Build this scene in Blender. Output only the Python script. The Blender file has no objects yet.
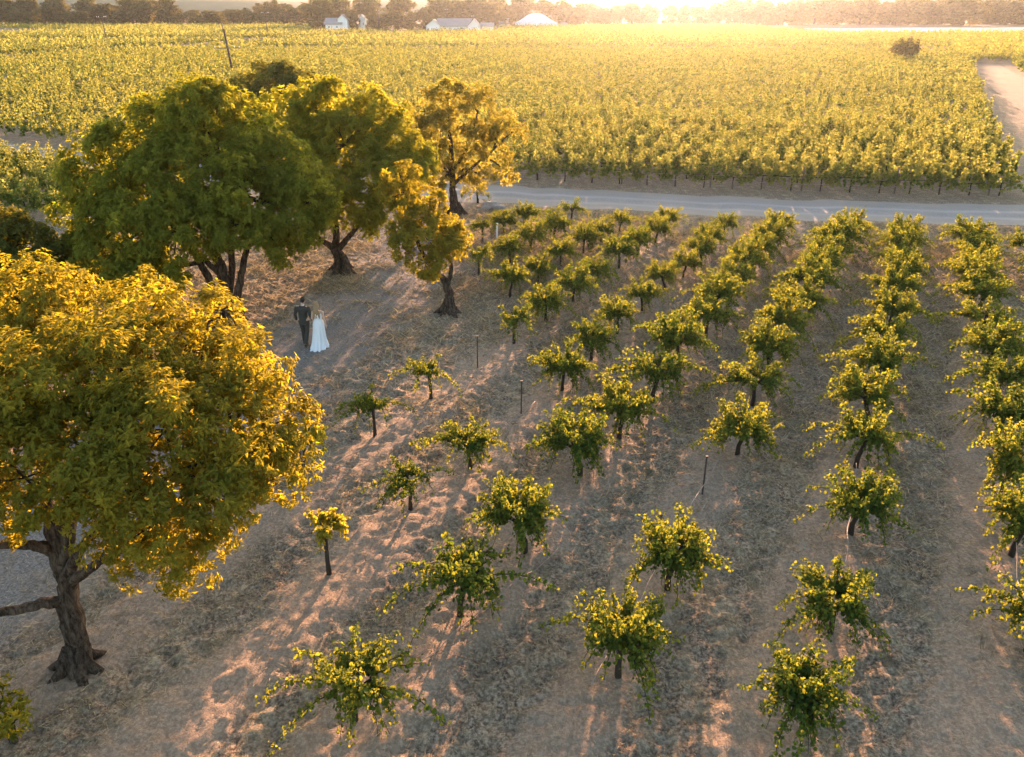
import bpy, math, random
import numpy as np
from mathutils import Vector

rng = np.random.default_rng(7)
random.seed(7)
S = bpy.context.scene
COL = S.collection
R = math.radians

# ------------------------------------------------------------------ camera geometry
F, CH = 796.0, 10.7                      # focal length in pixels of the 1024 wide frame, camera height
PIT = math.atan(339.5 / F)
SUN_EL, SUN_AZ = 8.0, 11.5


def ray(px, py):
    x, y = (px - 512) / F, -(py - 341.5) / F
    return x, math.cos(PIT) + math.sin(PIT) * y, -math.sin(PIT) + math.cos(PIT) * y


def G(px, py, z=0.0):
    x, f, u = ray(px, py)
    t = (z - CH) / u
    return x * t, f * t


def at(px, py, Y):
    x, f, u = ray(px, py)
    t = Y / f
    return np.array((x * t, Y, CH + u * t))


def mpp(p):                              # metres per pixel at a point
    return (p[1] * math.cos(PIT) + (CH - p[2]) * math.sin(PIT)) / F


def project(x, y, z):
    d = y * math.cos(PIT) + (CH - z) * math.sin(PIT)
    v = -y * math.sin(PIT) * -1 - (CH - z) * math.cos(PIT)
    return 512 + F * x / d, 341.5 - F * v / d


# ------------------------------------------------------------------ noise
def _hash(ix, iy, seed):
    h = (ix.astype(np.int64) * 374761393 + iy.astype(np.int64) * 668265263 + seed * 1442695041) & 0xFFFFFFFF
    h = ((h ^ (h >> 13)) * 1274126177) & 0xFFFFFFFF
    return ((h ^ (h >> 16)) & 0xFFFF) / 65535.0


def vnoise(x, y, seed=0):
    x = np.asarray(x, float); y = np.asarray(y, float)
    ix, iy = np.floor(x), np.floor(y)
    fx, fy = x - ix, y - iy
    fx = fx * fx * (3 - 2 * fx); fy = fy * fy * (3 - 2 * fy)
    a, b = _hash(ix, iy, seed), _hash(ix + 1, iy, seed)
    c, d = _hash(ix, iy + 1, seed), _hash(ix + 1, iy + 1, seed)
    return (a * (1 - fx) + b * fx) * (1 - fy) + (c * (1 - fx) + d * fx) * fy


# ------------------------------------------------------------------ plan of the land
SL = 0.545                                # rows of the plot: x = SL*y + c
CO = 1 / math.hypot(1, SL)
RX, RY = SL * CO, CO                      # unit vector along the rows


def fedge(x):                             # near edge of the big vineyard block
    x = np.asarray(x, float)
    xc = np.clip(x, -60, 45)
    v = 47 - .1695 * (xc - 30) + .003176 * (xc - 30) * (xc - .5)
    sl = -.1695 + .003176 * (2 * xc - 30.5)
    return v + (x - xc) * sl


PATH = [(-4.2, 47.5), (-4.6, 38), (-5.0, 31), (-6.7, 24.5), (-9.0, 18), (-11.3, 12), (-13.6, 6), (-17, -2)]


def path_x(y):
    ys = np.array([p[1] for p in PATH])[::-1]; xs = np.array([p[0] for p in PATH])[::-1]
    return np.interp(y, ys, xs)


def smooth(a, b, v):
    t = np.clip((v - a) / (b - a), 0, 1)
    return t * t * (3 - 2 * t)


ROWC = np.array([-20.4, -18.7, -15.9, -13.5, -10.33, -7.4, -4.2, -.93, 2.36, 5.6, 8.8])


def masks(x, y):
    x = np.asarray(x, float); y = np.asarray(y, float)
    g = np.abs(x - path_x(y)) + (vnoise(x * .9, y * .9, 3) - .5) * 2.2 + (vnoise(x * 3, y * 3, 4) - .5) * .7
    gravel = (1 - smooth(.6, 3.0, g)) * (.75 + .25 * smooth(.3, .6, vnoise(x * 1.7, y * 1.7, 6)))
    gravel = gravel * smooth(-8, 0, y) * (1 - smooth(45, 47, y))
    c = x - SL * y
    inplot = smooth(-15.5, -13.8, c + (vnoise(x * .6, y * .6, 5) - .5) * 1.5) * (1 - smooth(-9, -6.5, y - fedge(x)))
    d = np.min(np.abs(c[..., None] - ROWC), axis=-1) * CO
    under = 1 - smooth(.45, 1.0, d + (vnoise(x * 1.3, y * 1.3, 9) - .5) * .5)
    return gravel, inplot, under


def height(x, y):
    x = np.asarray(x, float); y = np.asarray(y, float)
    near = (1 - smooth(52, 62, np.hypot(x, y))) * (1 - smooth(-8.3, -7.3, y - fedge(x)))
    gravel, inplot, under = masks(x, y)
    q = (x - SL * y) * CO; s = x * RX + y * RY
    streak = (vnoise(q * 2.6, s * .22, 11) - .5) * .10 + (vnoise(q * 6, s * .7, 12) - .5) * .035
    clod = (vnoise(x * 2.3, y * 2.3, 13) - .5) * .045 + (vnoise(x * 4.7, y * 4.7, 14) - .5) * .07 + (vnoise(x * 9, y * 9, 15) - .5) * .11
    roll = (vnoise(x * .25, y * .25, 16) - .5) * .09 + (vnoise(x * .1, y * .1, 17) - .5) * .14
    berm = .07 * under * inplot
    h = roll + streak * (.9 - .6 * gravel) + clod * (1.0 - .9 * gravel - .45 * under * inplot) + berm
    return h * near


def gz(x, y):
    return float(height(np.array([x]), np.array([y]))[0])


# ------------------------------------------------------------------ mesh helpers
class MB:
    def __init__(s):
        s.V = []; s.FA = []; s.T = []; s.n = 0

    def add(s, V, Fc, tint=None):
        V = np.asarray(V, float).reshape(-1, 3); Fc = np.asarray(Fc, int)
        s.V.append(V); s.FA.append(Fc + s.n); s.n += len(V)
        s.T.append(np.full(len(Fc), .5) if tint is None else np.asarray(tint, float))

    def build(s, name, mat, parent=None, smooth=False, mesh_only=False):
        me = bpy.data.meshes.new(name)
        V = np.concatenate(s.V)
        me.vertices.add(len(V)); me.vertices.foreach_set('co', V.astype(np.float32).ravel())
        loops = np.concatenate([f.ravel() for f in s.FA]).astype(np.int32)
        tot = np.concatenate([np.full(len(f), f.shape[1]) for f in s.FA]).astype(np.int32)
        st = np.concatenate([[0], np.cumsum(tot)[:-1]]).astype(np.int32)
        me.loops.add(len(loops)); me.loops.foreach_set('vertex_index', loops)
        me.polygons.add(len(tot)); me.polygons.foreach_set('loop_start', st)
        try:
            me.polygons.foreach_set('loop_total', tot)
        except Exception:
            pass
        me.polygons.foreach_set('use_smooth', np.full(len(tot), bool(smooth)))
        a = me.attributes.new('tint', 'FLOAT', 'FACE'); a.data.foreach_set('value', np.concatenate(s.T).astype(np.float32))
        me.update(calc_edges=True)
        if mat: me.materials.append(mat)
        if mesh_only: return me
        return link(name, me, parent)


def link(name, data, parent=None):
    o = bpy.data.objects.new(name, data); COL.objects.link(o)
    if parent: o.parent = parent
    return o


def tag(o, label=None, cat=None, group=None, kind=None):
    if label: o['label'] = label
    if cat: o['category'] = cat
    if group: o['group'] = group
    if kind: o['kind'] = kind
    return o


def empty(name, loc, rz=0.0):
    o = link(name, None); o.location = loc; o.rotation_euler = (0, 0, rz); o.empty_display_size = .3
    return o


def tube(mb, pts, rad, n=7, tint=.5, rough=0.0):
    P = np.asarray(pts, float); rad = np.broadcast_to(np.asarray(rad, float), (len(P),))
    T = np.gradient(P, axis=0); T /= np.linalg.norm(T, axis=1)[:, None] + 1e-9
    ref = np.array((0, 0, 1.)) if abs(T[0, 2]) < .9 else np.array((1., 0, 0))
    ang = np.linspace(0, 2 * np.pi, n, endpoint=False)
    V = []
    for i in range(len(P)):
        b = np.cross(T[i], ref); b /= np.linalg.norm(b) + 1e-9
        ref = np.cross(b, T[i])
        rr = rad[i] * (1 + rough * (vnoise(ang * 1.3 + 3, P[i, 2] * 2.2 + 0 * ang, 61) - .5 + .6 * (vnoise(ang * 3, P[i, 2] * 9 + 0 * ang, 62) - .5)))[:, None]
        V.append(P[i] + rr * (np.cos(ang)[:, None] * b + np.sin(ang)[:, None] * ref))
    V = np.concatenate(V)
    Q = [(i * n + j, i * n + (j + 1) % n, (i + 1) * n + (j + 1) % n, (i + 1) * n + j) for i in range(len(P) - 1) for j in range(n)]
    V = np.vstack([V, P[0], P[-1]]); a, b = len(P) * n, len(P) * n + 1
    mb.add(V, Q, np.full(len(Q), tint))
    k = (len(P) - 1) * n
    t = [(a, (j + 1) % n, j) for j in range(n)] + [(b, k + j, k + (j + 1) % n) for j in range(n)]
    mb.FA.append(np.array(t) + mb.n - len(V)); mb.T.append(np.full(len(t), tint))


def box(mb, c, s, rz=0.0, tint=.5):
    c = np.asarray(c, float); h = np.asarray(s, float) / 2
    v = np.array([(x, y, z) for z in (-1, 1) for y in (-1, 1) for x in (-1, 1)], float) * h
    ca, sa = math.cos(rz), math.sin(rz)
    v = np.stack([v[:, 0] * ca - v[:, 1] * sa, v[:, 0] * sa + v[:, 1] * ca, v[:, 2]], 1) + c
    mb.add(v, [(0, 2, 3, 1), (4, 5, 7, 6), (0, 1, 5, 4), (2, 6, 7, 3), (0, 4, 6, 2), (1, 3, 7, 5)], [tint] * 6)


def ball(mb, c, r, seg=10, rings=7, jit=0.0):
    V = []
    for i in range(rings + 1):
        th = math.pi * i / rings
        for j in range(seg):
            ph = 2 * math.pi * j / seg
            k = 1 + jit * (random.random() - .5)
            V.append((c[0] + r[0] * k * math.sin(th) * math.cos(ph), c[1] + r[1] * k * math.sin(th) * math.sin(ph), c[2] + r[2] * math.cos(th)))
    Q = [(i * seg + j, (i + 1) * seg + j, (i + 1) * seg + (j + 1) % seg, i * seg + (j + 1) % seg) for i in range(rings) for j in range(seg)]
    mb.add(V, Q)


def unit(v):
    return v / (np.linalg.norm(v, axis=-1, keepdims=True) + 1e-9)


def leaves(mb, C, N, A, L, W, fold=.25, tint=None, shape='diamond'):
    """C centres, N normals, A tip directions, L lengths, W widths: one small folded blade each"""
    n = len(C)
    if n == 0: return
    N = unit(N); A = unit(A - N * np.sum(A * N, 1)[:, None]); B = np.cross(N, A)
    L = np.broadcast_to(L, (n,))[:, None]; W = np.broadcast_to(W, (n,))[:, None]
    up = N * (W * fold)
    if shape == 'diamond':
        V = np.stack([C - A * L * .5, C + B * W * .5 + up - A * L * .08, C + A * L * .5, C - B * W * .5 + up - A * L * .08], 1)
        Fc = np.arange(n * 4).reshape(n, 4)
        mb.add(V.reshape(-1, 3), Fc, tint)
    else:                                  # broad lobed blade: two folded halves
        V = np.stack([C - A * L * .42, C + B * W * .42 - A * L * .35 + up * .6, C + B * W * .5 + A * L * .18 + up, C + A * L * .5,
                      C - B * W * .5 + A * L * .18 + up, C - B * W * .42 - A * L * .35 + up * .6], 1)
        k = np.arange(n)[:, None] * 6
        Fc = np.concatenate([k + np.array([[0, 1, 2, 3]]), k + np.array([[0, 3, 4, 5]])])
        mb.add(V.reshape(-1, 3), Fc, None if tint is None else np.concatenate([tint, tint]))


def rdir(n):
    return unit(rng.normal(size=(n, 3)))


# ------------------------------------------------------------------ materials
def mat(name):
    m = bpy.data.materials.new(name); m.use_nodes = True
    nt = m.node_tree; nt.nodes.clear()
    out = nt.nodes.new('ShaderNodeOutputMaterial')
    return m, nt, out


def N_(nt, t, **kw):
    n = nt.nodes.new(t)
    for k, v in kw.items():
        if k in n.inputs: n.inputs[k].default_value = v
        else: setattr(n, k, v)
    return n


def ramp(nt, stops, fac):
    r = nt.nodes.new('ShaderNodeValToRGB'); e = r.color_ramp.elements
    while len(e) > 1: e.remove(e[-1])
    for i, (p, c) in enumerate(stops):
        el = e[0] if i == 0 else e.new(p)
        el.position = p; el.color = tuple(c) + (1,)
    nt.links.new(fac, r.inputs['Fac'])
    return r.outputs['Color']


def mixc(nt, fac, a, b, mode='MIX'):
    n = nt.nodes.new('ShaderNodeMix'); n.data_type = 'RGBA'; n.blend_type = mode
    for sock, v in ((n.inputs[0], fac), (n.inputs[6], a), (n.inputs[7], b)):
        if hasattr(v, 'is_linked'): nt.links.new(v, sock)
        elif isinstance(v, (int, float)): sock.default_value = v
        else: sock.default_value = tuple(v) + (1,)
    return n.outputs[2]


def noise(nt, scale, detail=4, rough=.6, coord=None):
    n = N_(nt, 'ShaderNodeTexNoise', Scale=scale, Detail=detail, Roughness=rough)
    if coord is not None: nt.links.new(coord, n.inputs['Vector'])
    return n.outputs['Fac']


def leaf_mat(name, base, trans, tf=.5, var=.35):
    """base, trans: (dark, light) pairs chosen per leaf; light passes through the blade"""
    m, nt, out = mat(name)
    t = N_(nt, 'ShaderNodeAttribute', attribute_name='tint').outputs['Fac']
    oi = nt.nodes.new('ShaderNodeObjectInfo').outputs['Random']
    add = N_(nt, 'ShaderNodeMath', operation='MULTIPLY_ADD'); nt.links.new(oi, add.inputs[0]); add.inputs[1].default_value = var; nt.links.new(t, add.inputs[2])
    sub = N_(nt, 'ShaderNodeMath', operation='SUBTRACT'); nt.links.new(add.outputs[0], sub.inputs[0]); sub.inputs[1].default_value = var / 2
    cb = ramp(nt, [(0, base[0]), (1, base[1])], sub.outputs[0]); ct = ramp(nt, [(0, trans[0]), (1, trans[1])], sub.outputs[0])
    p = N_(nt, 'ShaderNodeBsdfPrincipled', Roughness=.8); p.inputs['Specular IOR Level'].default_value = .12
    nt.links.new(cb, p.inputs['Base Color'])
    tr = nt.nodes.new('ShaderNodeBsdfTranslucent'); nt.links.new(ct, tr.inputs['Color'])
    mx = N_(nt, 'ShaderNodeMixShader'); mx.inputs[0].default_value = tf
    nt.links.new(p.outputs[0], mx.inputs[1]); nt.links.new(tr.outputs[0], mx.inputs[2]); nt.links.new(mx.outputs[0], out.inputs['Surface'])
    return m


def plain(name, col, rough=.8, var=.25, scale=6, bump=.0, col2=None, metal=0):
    m, nt, out = mat(name)
    co = nt.nodes.new('ShaderNodeTexCoord').outputs['Object']
    f = noise(nt, scale, 5, .65, co)
    c2 = col2 or tuple(c * (1 - var) for c in col)
    c = ramp(nt, [(.3, c2), (.7, col)], f)
    p = N_(nt, 'ShaderNodeBsdfPrincipled', Roughness=rough, Metallic=metal); p.inputs['Specular IOR Level'].default_value = .3
    nt.links.new(c, p.inputs['Base Color'])
    if bump:
        b = N_(nt, 'ShaderNodeBump', Strength=bump, Distance=.03); nt.links.new(noise(nt, scale * 3, 6, .7, co), b.inputs['Height']); nt.links.new(b.outputs[0], p.inputs['Normal'])
    nt.links.new(p.outputs[0], out.inputs['Surface'])
    return m


M = {}
M['vine_leaf'] = leaf_mat('vine leaf', ((.03, .062, .012), (.082, .11, .02)), ((.14, .21, .015), (.56, .50, .04)), .38)
M['young_leaf'] = leaf_mat('young vine leaf', ((.12, .12, .02), (.26, .22, .03)), ((.50, .42, .03), (.75, .60, .05)), .5)
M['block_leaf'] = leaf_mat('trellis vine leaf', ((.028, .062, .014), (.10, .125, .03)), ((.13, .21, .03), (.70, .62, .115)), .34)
M['tree_leaf'] = leaf_mat('tree leaf', ((.10, .115, .016), (.22, .20, .026)), ((.27, .29, .018), (.68, .58, .035)), .52)
M['tree_leaf_dry'] = leaf_mat('sparse tree leaf', ((.075, .075, .018), (.16, .13, .03)), ((.30, .27, .03), (.68, .54, .07)), .5)
M['gold_leaf'] = leaf_mat('golden tree leaf', ((.065, .08, .012), (.17, .155, .022)), ((.30, .28, .016), (.76, .56, .03)), .47)
M['dark_leaf'] = leaf_mat('dark leaf', ((.045, .06, .012), (.10, .10, .02)), ((.16, .18, .015), (.4, .33, .03)), .45)
M['far_leaf'] = leaf_mat('far tree leaf', ((.03, .038, .014), (.09, .085, .03)), ((.08, .08, .015), (.32, .24, .05)), .4)
M['straw'] = leaf_mat('dry grass', ((.16, .12, .072), (.60, .47, .29)), ((.22, .18, .10), (.40, .31, .17)), .3)
M['weed'] = leaf_mat('green weed', ((.06, .075, .02), (.14, .15, .05)), ((.15, .17, .03), (.3, .28, .06)), .4)
M['litter'] = leaf_mat('fallen leaf', ((.12, .085, .05), (.42, .31, .2)), ((.2, .12, .05), (.4, .26, .1)), .25)
m_, nt, out = mat('rough bark'); M['bark'] = m_
co = nt.nodes.new('ShaderNodeTexCoord').outputs['Object']
mp = N_(nt, 'ShaderNodeMapping'); nt.links.new(co, mp.inputs['Vector']); mp.inputs['Scale'].default_value = (9, 9, 2.2)
f1 = noise(nt, 1.6, 6, .75, mp.outputs[0]); c = ramp(nt, [(.38, (.022, .015, .011)), (.5, (.075, .052, .038)), (.66, (.15, .115, .09))], f1)
c = mixc(nt, .5, c, ramp(nt, [(.35, (.6, .6, .6)), (.65, (1.25, 1.2, 1.12))], noise(nt, 1.3, 4, .6, co)), 'MULTIPLY')
p = N_(nt, 'ShaderNodeBsdfPrincipled', Roughness=.95); p.inputs['Specular IOR Level'].default_value = .1; nt.links.new(c, p.inputs['Base Color'])
b = N_(nt, 'ShaderNodeBump', Strength=1.0, Distance=.07); nt.links.new(f1, b.inputs['Height']); nt.links.new(b.outputs[0], p.inputs['Normal']); nt.links.new(p.outputs[0], out.inputs['Surface'])
M['vine_bark'] = plain('vine bark', (.05, .036, .026), .9, .5, 20, .6)
M['stake'] = plain('weathered steel', (.07, .05, .042), .7, .4, 15)
M['post'] = plain('weathered wood', (.17, .13, .10), .85, .4, 10)
M['hose'] = plain('drip hose', (.33, .26, .21), .6, .3, 5)
M['pole'] = plain('utility pole wood', (.09, .06, .05), .85, .4, 4)
M['wire'] = plain('wire', (.05, .05, .05), .5, .1)
M['white'] = plain('white wall', (.78, .78, .78), .6, .06, .4)
M['canvas'] = plain('white canvas', (.62, .64, .68), .6, .04, .3)
M['roof'] = plain('grey roof', (.28, .26, .27), .6, .2, 1)
M['glass'] = plain('dark window', (.05, .06, .07), .2, .2)
M['rock'] = plain('grey stone', (.34, .31, .29), .85, .35, 6, .5)
M['plastic'] = plain('white plastic tube', (.8, .8, .78), .4, .05)

# ground
gm, nt, out = mat('dry earth'); M['ground'] = gm
co = nt.nodes.new('ShaderNodeTexCoord').outputs['Object']
A = lambda n: N_(nt, 'ShaderNodeAttribute', attribute_name=n).outputs['Fac']
fine, mid, big = noise(nt, 14, 6, .75, co), noise(nt, 2.2, 6, .7, co), noise(nt, .25, 4, .6, co)
mp = N_(nt, 'ShaderNodeMapping'); nt.links.new(co, mp.inputs['Vector'])
mp.inputs['Rotation'].default_value = (0, 0, math.atan(SL)); mp.inputs['Scale'].default_value = (2.4, .18, 1)
strk = noise(nt, 1.0, 5, .7, mp.outputs[0])
earth = ramp(nt, [(.40, (.065, .047, .034)), (.5, (.205, .150, .108)), (.60, (.41, .305, .22))], fine)
dry = ramp(nt, [(.38, (.09, .068, .046)), (.5, (.25, .192, .128)), (.62, (.49, .385, .26))], mixc(nt, .5, mid, fine))
c = mixc(nt, ramp(nt, [(.38, (0, 0, 0)), (.62, (1, 1, 1))], strk), earth, dry)
c = mixc(nt, .35, c, ramp(nt, [(.35, (.8, .78, .76)), (.65, (1.2, 1.17, 1.1))], big), 'MULTIPLY')
weeds = ramp(nt, [(.55, (0, 0, 0)), (.7, (1, 1, 1))], noise(nt, .33, 5, .7, co))
c = mixc(nt, mixc(nt, .5, weeds, (0, 0, 0)), c, (.13, .125, .06))
pebble = ramp(nt, [(.38, (.095, .082, .072)), (.52, (.20, .176, .158)), (.66, (.34, .30, .27))], noise(nt, 22, 5, .8, co))
c = mixc(nt, A('gravel'), c, pebble)
c = mixc(nt, A('soil'), c, mixc(nt, .6, earth, (.37, .265, .185)))
p = N_(nt, 'ShaderNodeBsdfPrincipled', Roughness=.95); p.inputs['Specular IOR Level'].default_value = .1
nt.links.new(c, p.inputs['Base Color'])
b = N_(nt, 'ShaderNodeBump', Strength=.9, Distance=.06); nt.links.new(fine, b.inputs['Height']); nt.links.new(b.outputs[0], p.inputs['Normal'])
nt.links.new(p.outputs[0], out.inputs['Surface'])

# gravel road
rm, nt, out = mat('gravel road'); M['road'] = rm
co = nt.nodes.new('ShaderNodeTexCoord').outputs['Object']
c = ramp(nt, [(.3, (.155, .142, .135)), (.5, (.215, .198, .188)), (.7, (.30, .275, .26))], noise(nt, 9, 7, .75, co))
c = mixc(nt, .6, c, ramp(nt, [(.35, (.75, .74, .74)), (.65, (1.15, 1.12, 1.1))], noise(nt, .5, 5, .7, co)), 'MULTIPLY')
uvd = A_ = N_(nt, 'ShaderNodeAttribute', attribute_name='edge').outputs['Fac']
c = mixc(nt, N_(nt, 'ShaderNodeAttribute', attribute_name='rut').outputs['Fac'], c, (.32, .295, .275))
c = mixc(nt, uvd, c, (.27, .22, .175))
p = N_(nt, 'ShaderNodeBsdfPrincipled', Roughness=.9); nt.links.new(c, p.inputs['Base Color'])
b = N_(nt, 'ShaderNodeBump', Strength=.5, Distance=.03); nt.links.new(noise(nt, 20, 6, .7, co), b.inputs['Height']); nt.links.new(b.outputs[0], p.inputs['Normal'])
nt.links.new(p.outputs[0], out.inputs['Surface'])
M['track'] = plain('pale dirt track', (.15, .115, .085), .95, .5, .8, .5)
M['pale'] = plain('pale bare field', (.62, .56, .5), .95, .15, .05)
M['hill'] = plain('dry hill', (.17, .15, .09), .95, .5, .012)

# ------------------------------------------------------------------ the ground: one sheet
def axis(lo, a, b, hi, d):
    core = np.arange(a, b, d)
    l = [a]; st = d
    while l[-1] > lo: st *= 1.22; l.append(l[-1] - st)
    h = [core[-1]]; st = d
    while h[-1] < hi: st *= 1.22; h.append(h[-1] + st)
    return np.concatenate([np.array(l[1:])[::-1], core, np.array(h[1:])])


gx, gy = axis(-1150, -17, 24, 1150, .075), axis(-140, 7, 46, 1150, .075)
XX, YY = np.meshgrid(gx, gy)
ZZ = height(XX, YY)
nx, ny = len(gx), len(gy)
idx = np.arange(nx * ny).reshape(ny, nx)
mb = MB(); mb.add(np.stack([XX, YY, ZZ], -1).reshape(-1, 3), np.stack([idx[:-1, :-1], idx[:-1, 1:], idx[1:, 1:], idx[1:, :-1]], -1).reshape(-1, 4))
ground = tag(mb.build('ground', M['ground'], smooth=True), kind='structure')
gr, ip, un = masks(XX, YY)
for nm, v in (('gravel', gr), ('soil', un * ip * .9)):
    a = ground.data.attributes.new(nm, 'FLOAT', 'POINT'); a.data.foreach_set('value', v.astype(np.float32).ravel())

# the gravel road along the far side of the plot
xs = np.arange(-170, 120, .5)
mb = MB(); cols = 31; V = []; edge = []; rut = []
for k in range(cols):
    t = k / (cols - 1)
    w = (vnoise(xs * .7, xs * 0 + k * 0.01, 21) - .5) * .8 * (1 if k in (0, cols - 1) else .5)
    V.append(np.stack([xs, fedge(xs) - 7.0 + 4.9 * t + w, np.full(len(xs), .008)], 1))
    rut.append((np.exp(-((t - .3) / .05) ** 2) + np.exp(-((t - .62) / .05) ** 2)) * (.35 + .65 * vnoise(xs * .35, xs * 0 + k * .4, 24)))
    edge.append(np.clip(np.abs(t - .5) * 2 * 1.3 - .35 + (vnoise(xs * 1.1, xs * 0 + k * .7, 22) - .5) * .7, 0, 1))
V = np.concatenate(V); n = len(xs); idx = np.arange(n * cols).reshape(cols, n)
mb.add(V, np.stack([idx[:-1, :-1], idx[:-1, 1:], idx[1:, 1:], idx[1:, :-1]], -1).reshape(-1, 4))
road = tag(mb.build('road', M['road']), kind='structure')
a = road.data.attributes.new('edge', 'FLOAT', 'POINT'); a.data.foreach_set('value', np.concatenate(edge).astype(np.float32))
a = road.data.attributes.new('rut', 'FLOAT', 'POINT'); a.data.foreach_set('value', np.concatenate(rut).astype(np.float32))


def strip(name, pts, w0, w1, m, z=.012, nz=.6):
    P = np.asarray(pts, float); seg = 60
    t = np.linspace(0, len(P) - 1, seg); X = np.interp(t, range(len(P)), P[:, 0]); Y = np.interp(t, range(len(P)), P[:, 1])
    d = unit(np.stack([np.gradient(X), np.gradient(Y)], 1)); nrm = np.stack([-d[:, 1], d[:, 0]], 1); w = np.linspace(w0, w1, seg) / 2
    j = lambda s: (vnoise(t * 3, t * 0, s) - .5) * nz
    Lf = np.stack([X, Y], 1) + nrm * (w + j(31))[:, None]; Rt = np.stack([X, Y], 1) - nrm * (w + j(32))[:, None]
    V = np.concatenate([np.c_[Lf, np.full(seg, z)], np.c_[Rt, np.full(seg, z)]])
    q = [(i + seg, i + seg + 1, i + 1, i) for i in range(seg - 1)]
    mb = MB(); mb.add(V, q)
    return tag(mb.build(name, m), kind='structure')


U2 = np.array((.45, .893))                       # the block edges run this way
strip('dirt_track', [(35, 44.5), (50, 73), (67.5, 112), (86.2, 152), (91, 162)], 5.5, 6, M['track'], .012, 2)
strip('cross_track', [(84, 156), (96, 155), (140, 150), (200, 143)], 7, 7, M['track'], .018)
strip('pale_field', [(128, 352), (190, 356), (340, 350)], 40, 90, M['pale'], .012, 2)
# hills at the back
hx = np.linspace(-1100, 1100, 150); hy = np.linspace(720, 1080, 30)
HX, HY = np.meshgrid(hx, hy)
prof = np.sin(np.clip((HY - 720) / 360, 0, 1) * np.pi) ** .8
gap = 1 - .55 * np.exp(-((HX - 140) / 170) ** 2)
HZ = -.4 + prof * gap * (13 + 12 * vnoise(HX / 210, HY / 300, 41) + 5 * vnoise(HX / 60, HY / 60, 42))
idx = np.arange(HX.size).reshape(HX.shape)
mb = MB(); mb.add(np.stack([HX, HY, HZ], -1).reshape(-1, 3), np.stack([idx[:-1, :-1], idx[:-1, 1:], idx[1:, 1:], idx[1:, :-1]], -1).reshape(-1, 4))
tag(mb.build('hills', M['hill'], smooth=True), kind='structure')

# ------------------------------------------------------------------ dry grass, weeds and fallen leaves lying on the ground
def blades(name, n, region, L, W, m, keep, tilt=(.1, .9)):
    x = rng.uniform(region[0], region[1], n); y = region[2] + (region[3] - region[2]) * rng.uniform(0, 1, n) ** 1.25
    k = keep(x, y) > rng.uniform(0, 1, n); x, y = x[k], y[k]; n = len(x)
    z = height(x, y)
    az = rng.uniform(0, 2 * np.pi, n); ti = rng.uniform(*tilt, n)
    A = np.stack([np.cos(az) * np.cos(ti), np.sin(az) * np.cos(ti), np.sin(ti)], 1)
    near_ = np.clip(np.hypot(x, y) / 24, .42, 1.1); l = rng.uniform(*L, n) * near_; w = rng.uniform(*W, n) * near_
    B = unit(np.cross(A, rdir(n)))
    C = np.stack([x, y, z - .01], 1)
    V = np.stack([C - B * w[:, None] / 2, C + B * w[:, None] / 2, C + A * l[:, None]], 1)
    mb = MB(); mb.add(V.reshape(-1, 3), np.arange(n * 3).reshape(n, 3), rng.uniform(0, 1, n))
    return tag(mb.build(name, m), kind='stuff')


def vis(x, y):
    d = y * math.cos(PIT) + CH * math.sin(PIT)
    return (np.abs(x) < d * 512 / F + 1.5).astype(float)


def k_straw(x, y):
    g, ipl, u = masks(x, y)
    patch = smooth(.35, .62, vnoise(x * .55, y * .55, 51) * .6 + vnoise(x * 1.9, y * 1.9, 52) * .4)
    return vis(x, y) * (1 - .93 * g) * (.2 + .8 * patch) * (1 - .55 * u * ipl) * (y - fedge(x) < -7.4)


def k_weed(x, y):
    g, ipl, u = masks(x, y)
    q = (x - SL * y)
    strip_ = np.exp(-((q + 8.8) / .8) ** 2) * (y < 21) + .25 * np.exp(-((q + 12) / .9) ** 2) * (y < 16)
    return vis(x, y) * (strip_ * smooth(.35, .6, vnoise(x * .8, y * .8, 53)) + .05 * smooth(.62, .75, vnoise(x * .4, y * .4, 54))) * (1 - g) * (y - fedge(x) < -7.4)


tag(blades('dry_grass', 520000, (-20, 27, 7.5, 44), (.12, .36), (.018, .042), M['straw'], k_straw, (.1, .8)),
    'short dry straw-coloured grass lying between the vine rows', 'grass')
tag(blades('green_weeds', 200000, (-12, 24, 7.5, 42), (.05, .15), (.012, .03), M['weed'], k_weed, (.2, 1.2)),
    'low dull green weeds growing in patches between the vine rows', 'weeds')


def k_lit(x, y):
    return vis(x, y) * np.clip(np.exp(-((x + 8) ** 2 + (y - 11.5) ** 2) / 14) + .25 * np.exp(-((x + 8.5) ** 2 + (y - 26) ** 2) / 10), 0, 1)


tag(blades('fallen_leaves', 42000, (-16, -2, 7.5, 32), (.03, .07), (.02, .035), M['litter'], k_lit, (-.2, .4)),
    'pale fallen leaves scattered around the trunks of the trees', 'leaves')

# ------------------------------------------------------------------ words
ONES = 'first second third fourth fifth sixth seventh eighth ninth tenth eleventh twelfth thirteenth fourteenth fifteenth sixteenth seventeenth eighteenth nineteenth'.split()
TENS = {20: 'twent', 30: 'thirt', 40: 'fort', 50: 'fift', 60: 'sixt', 70: 'sevent', 80: 'eight', 90: 'ninet'}


def nth(k):
    if k < 20: return ONES[k - 1]
    t, o = k // 10 * 10, k % 10
    return TENS[t] + 'ieth' if o == 0 else TENS[t] + 'y-' + ONES[o - 1]


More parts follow.
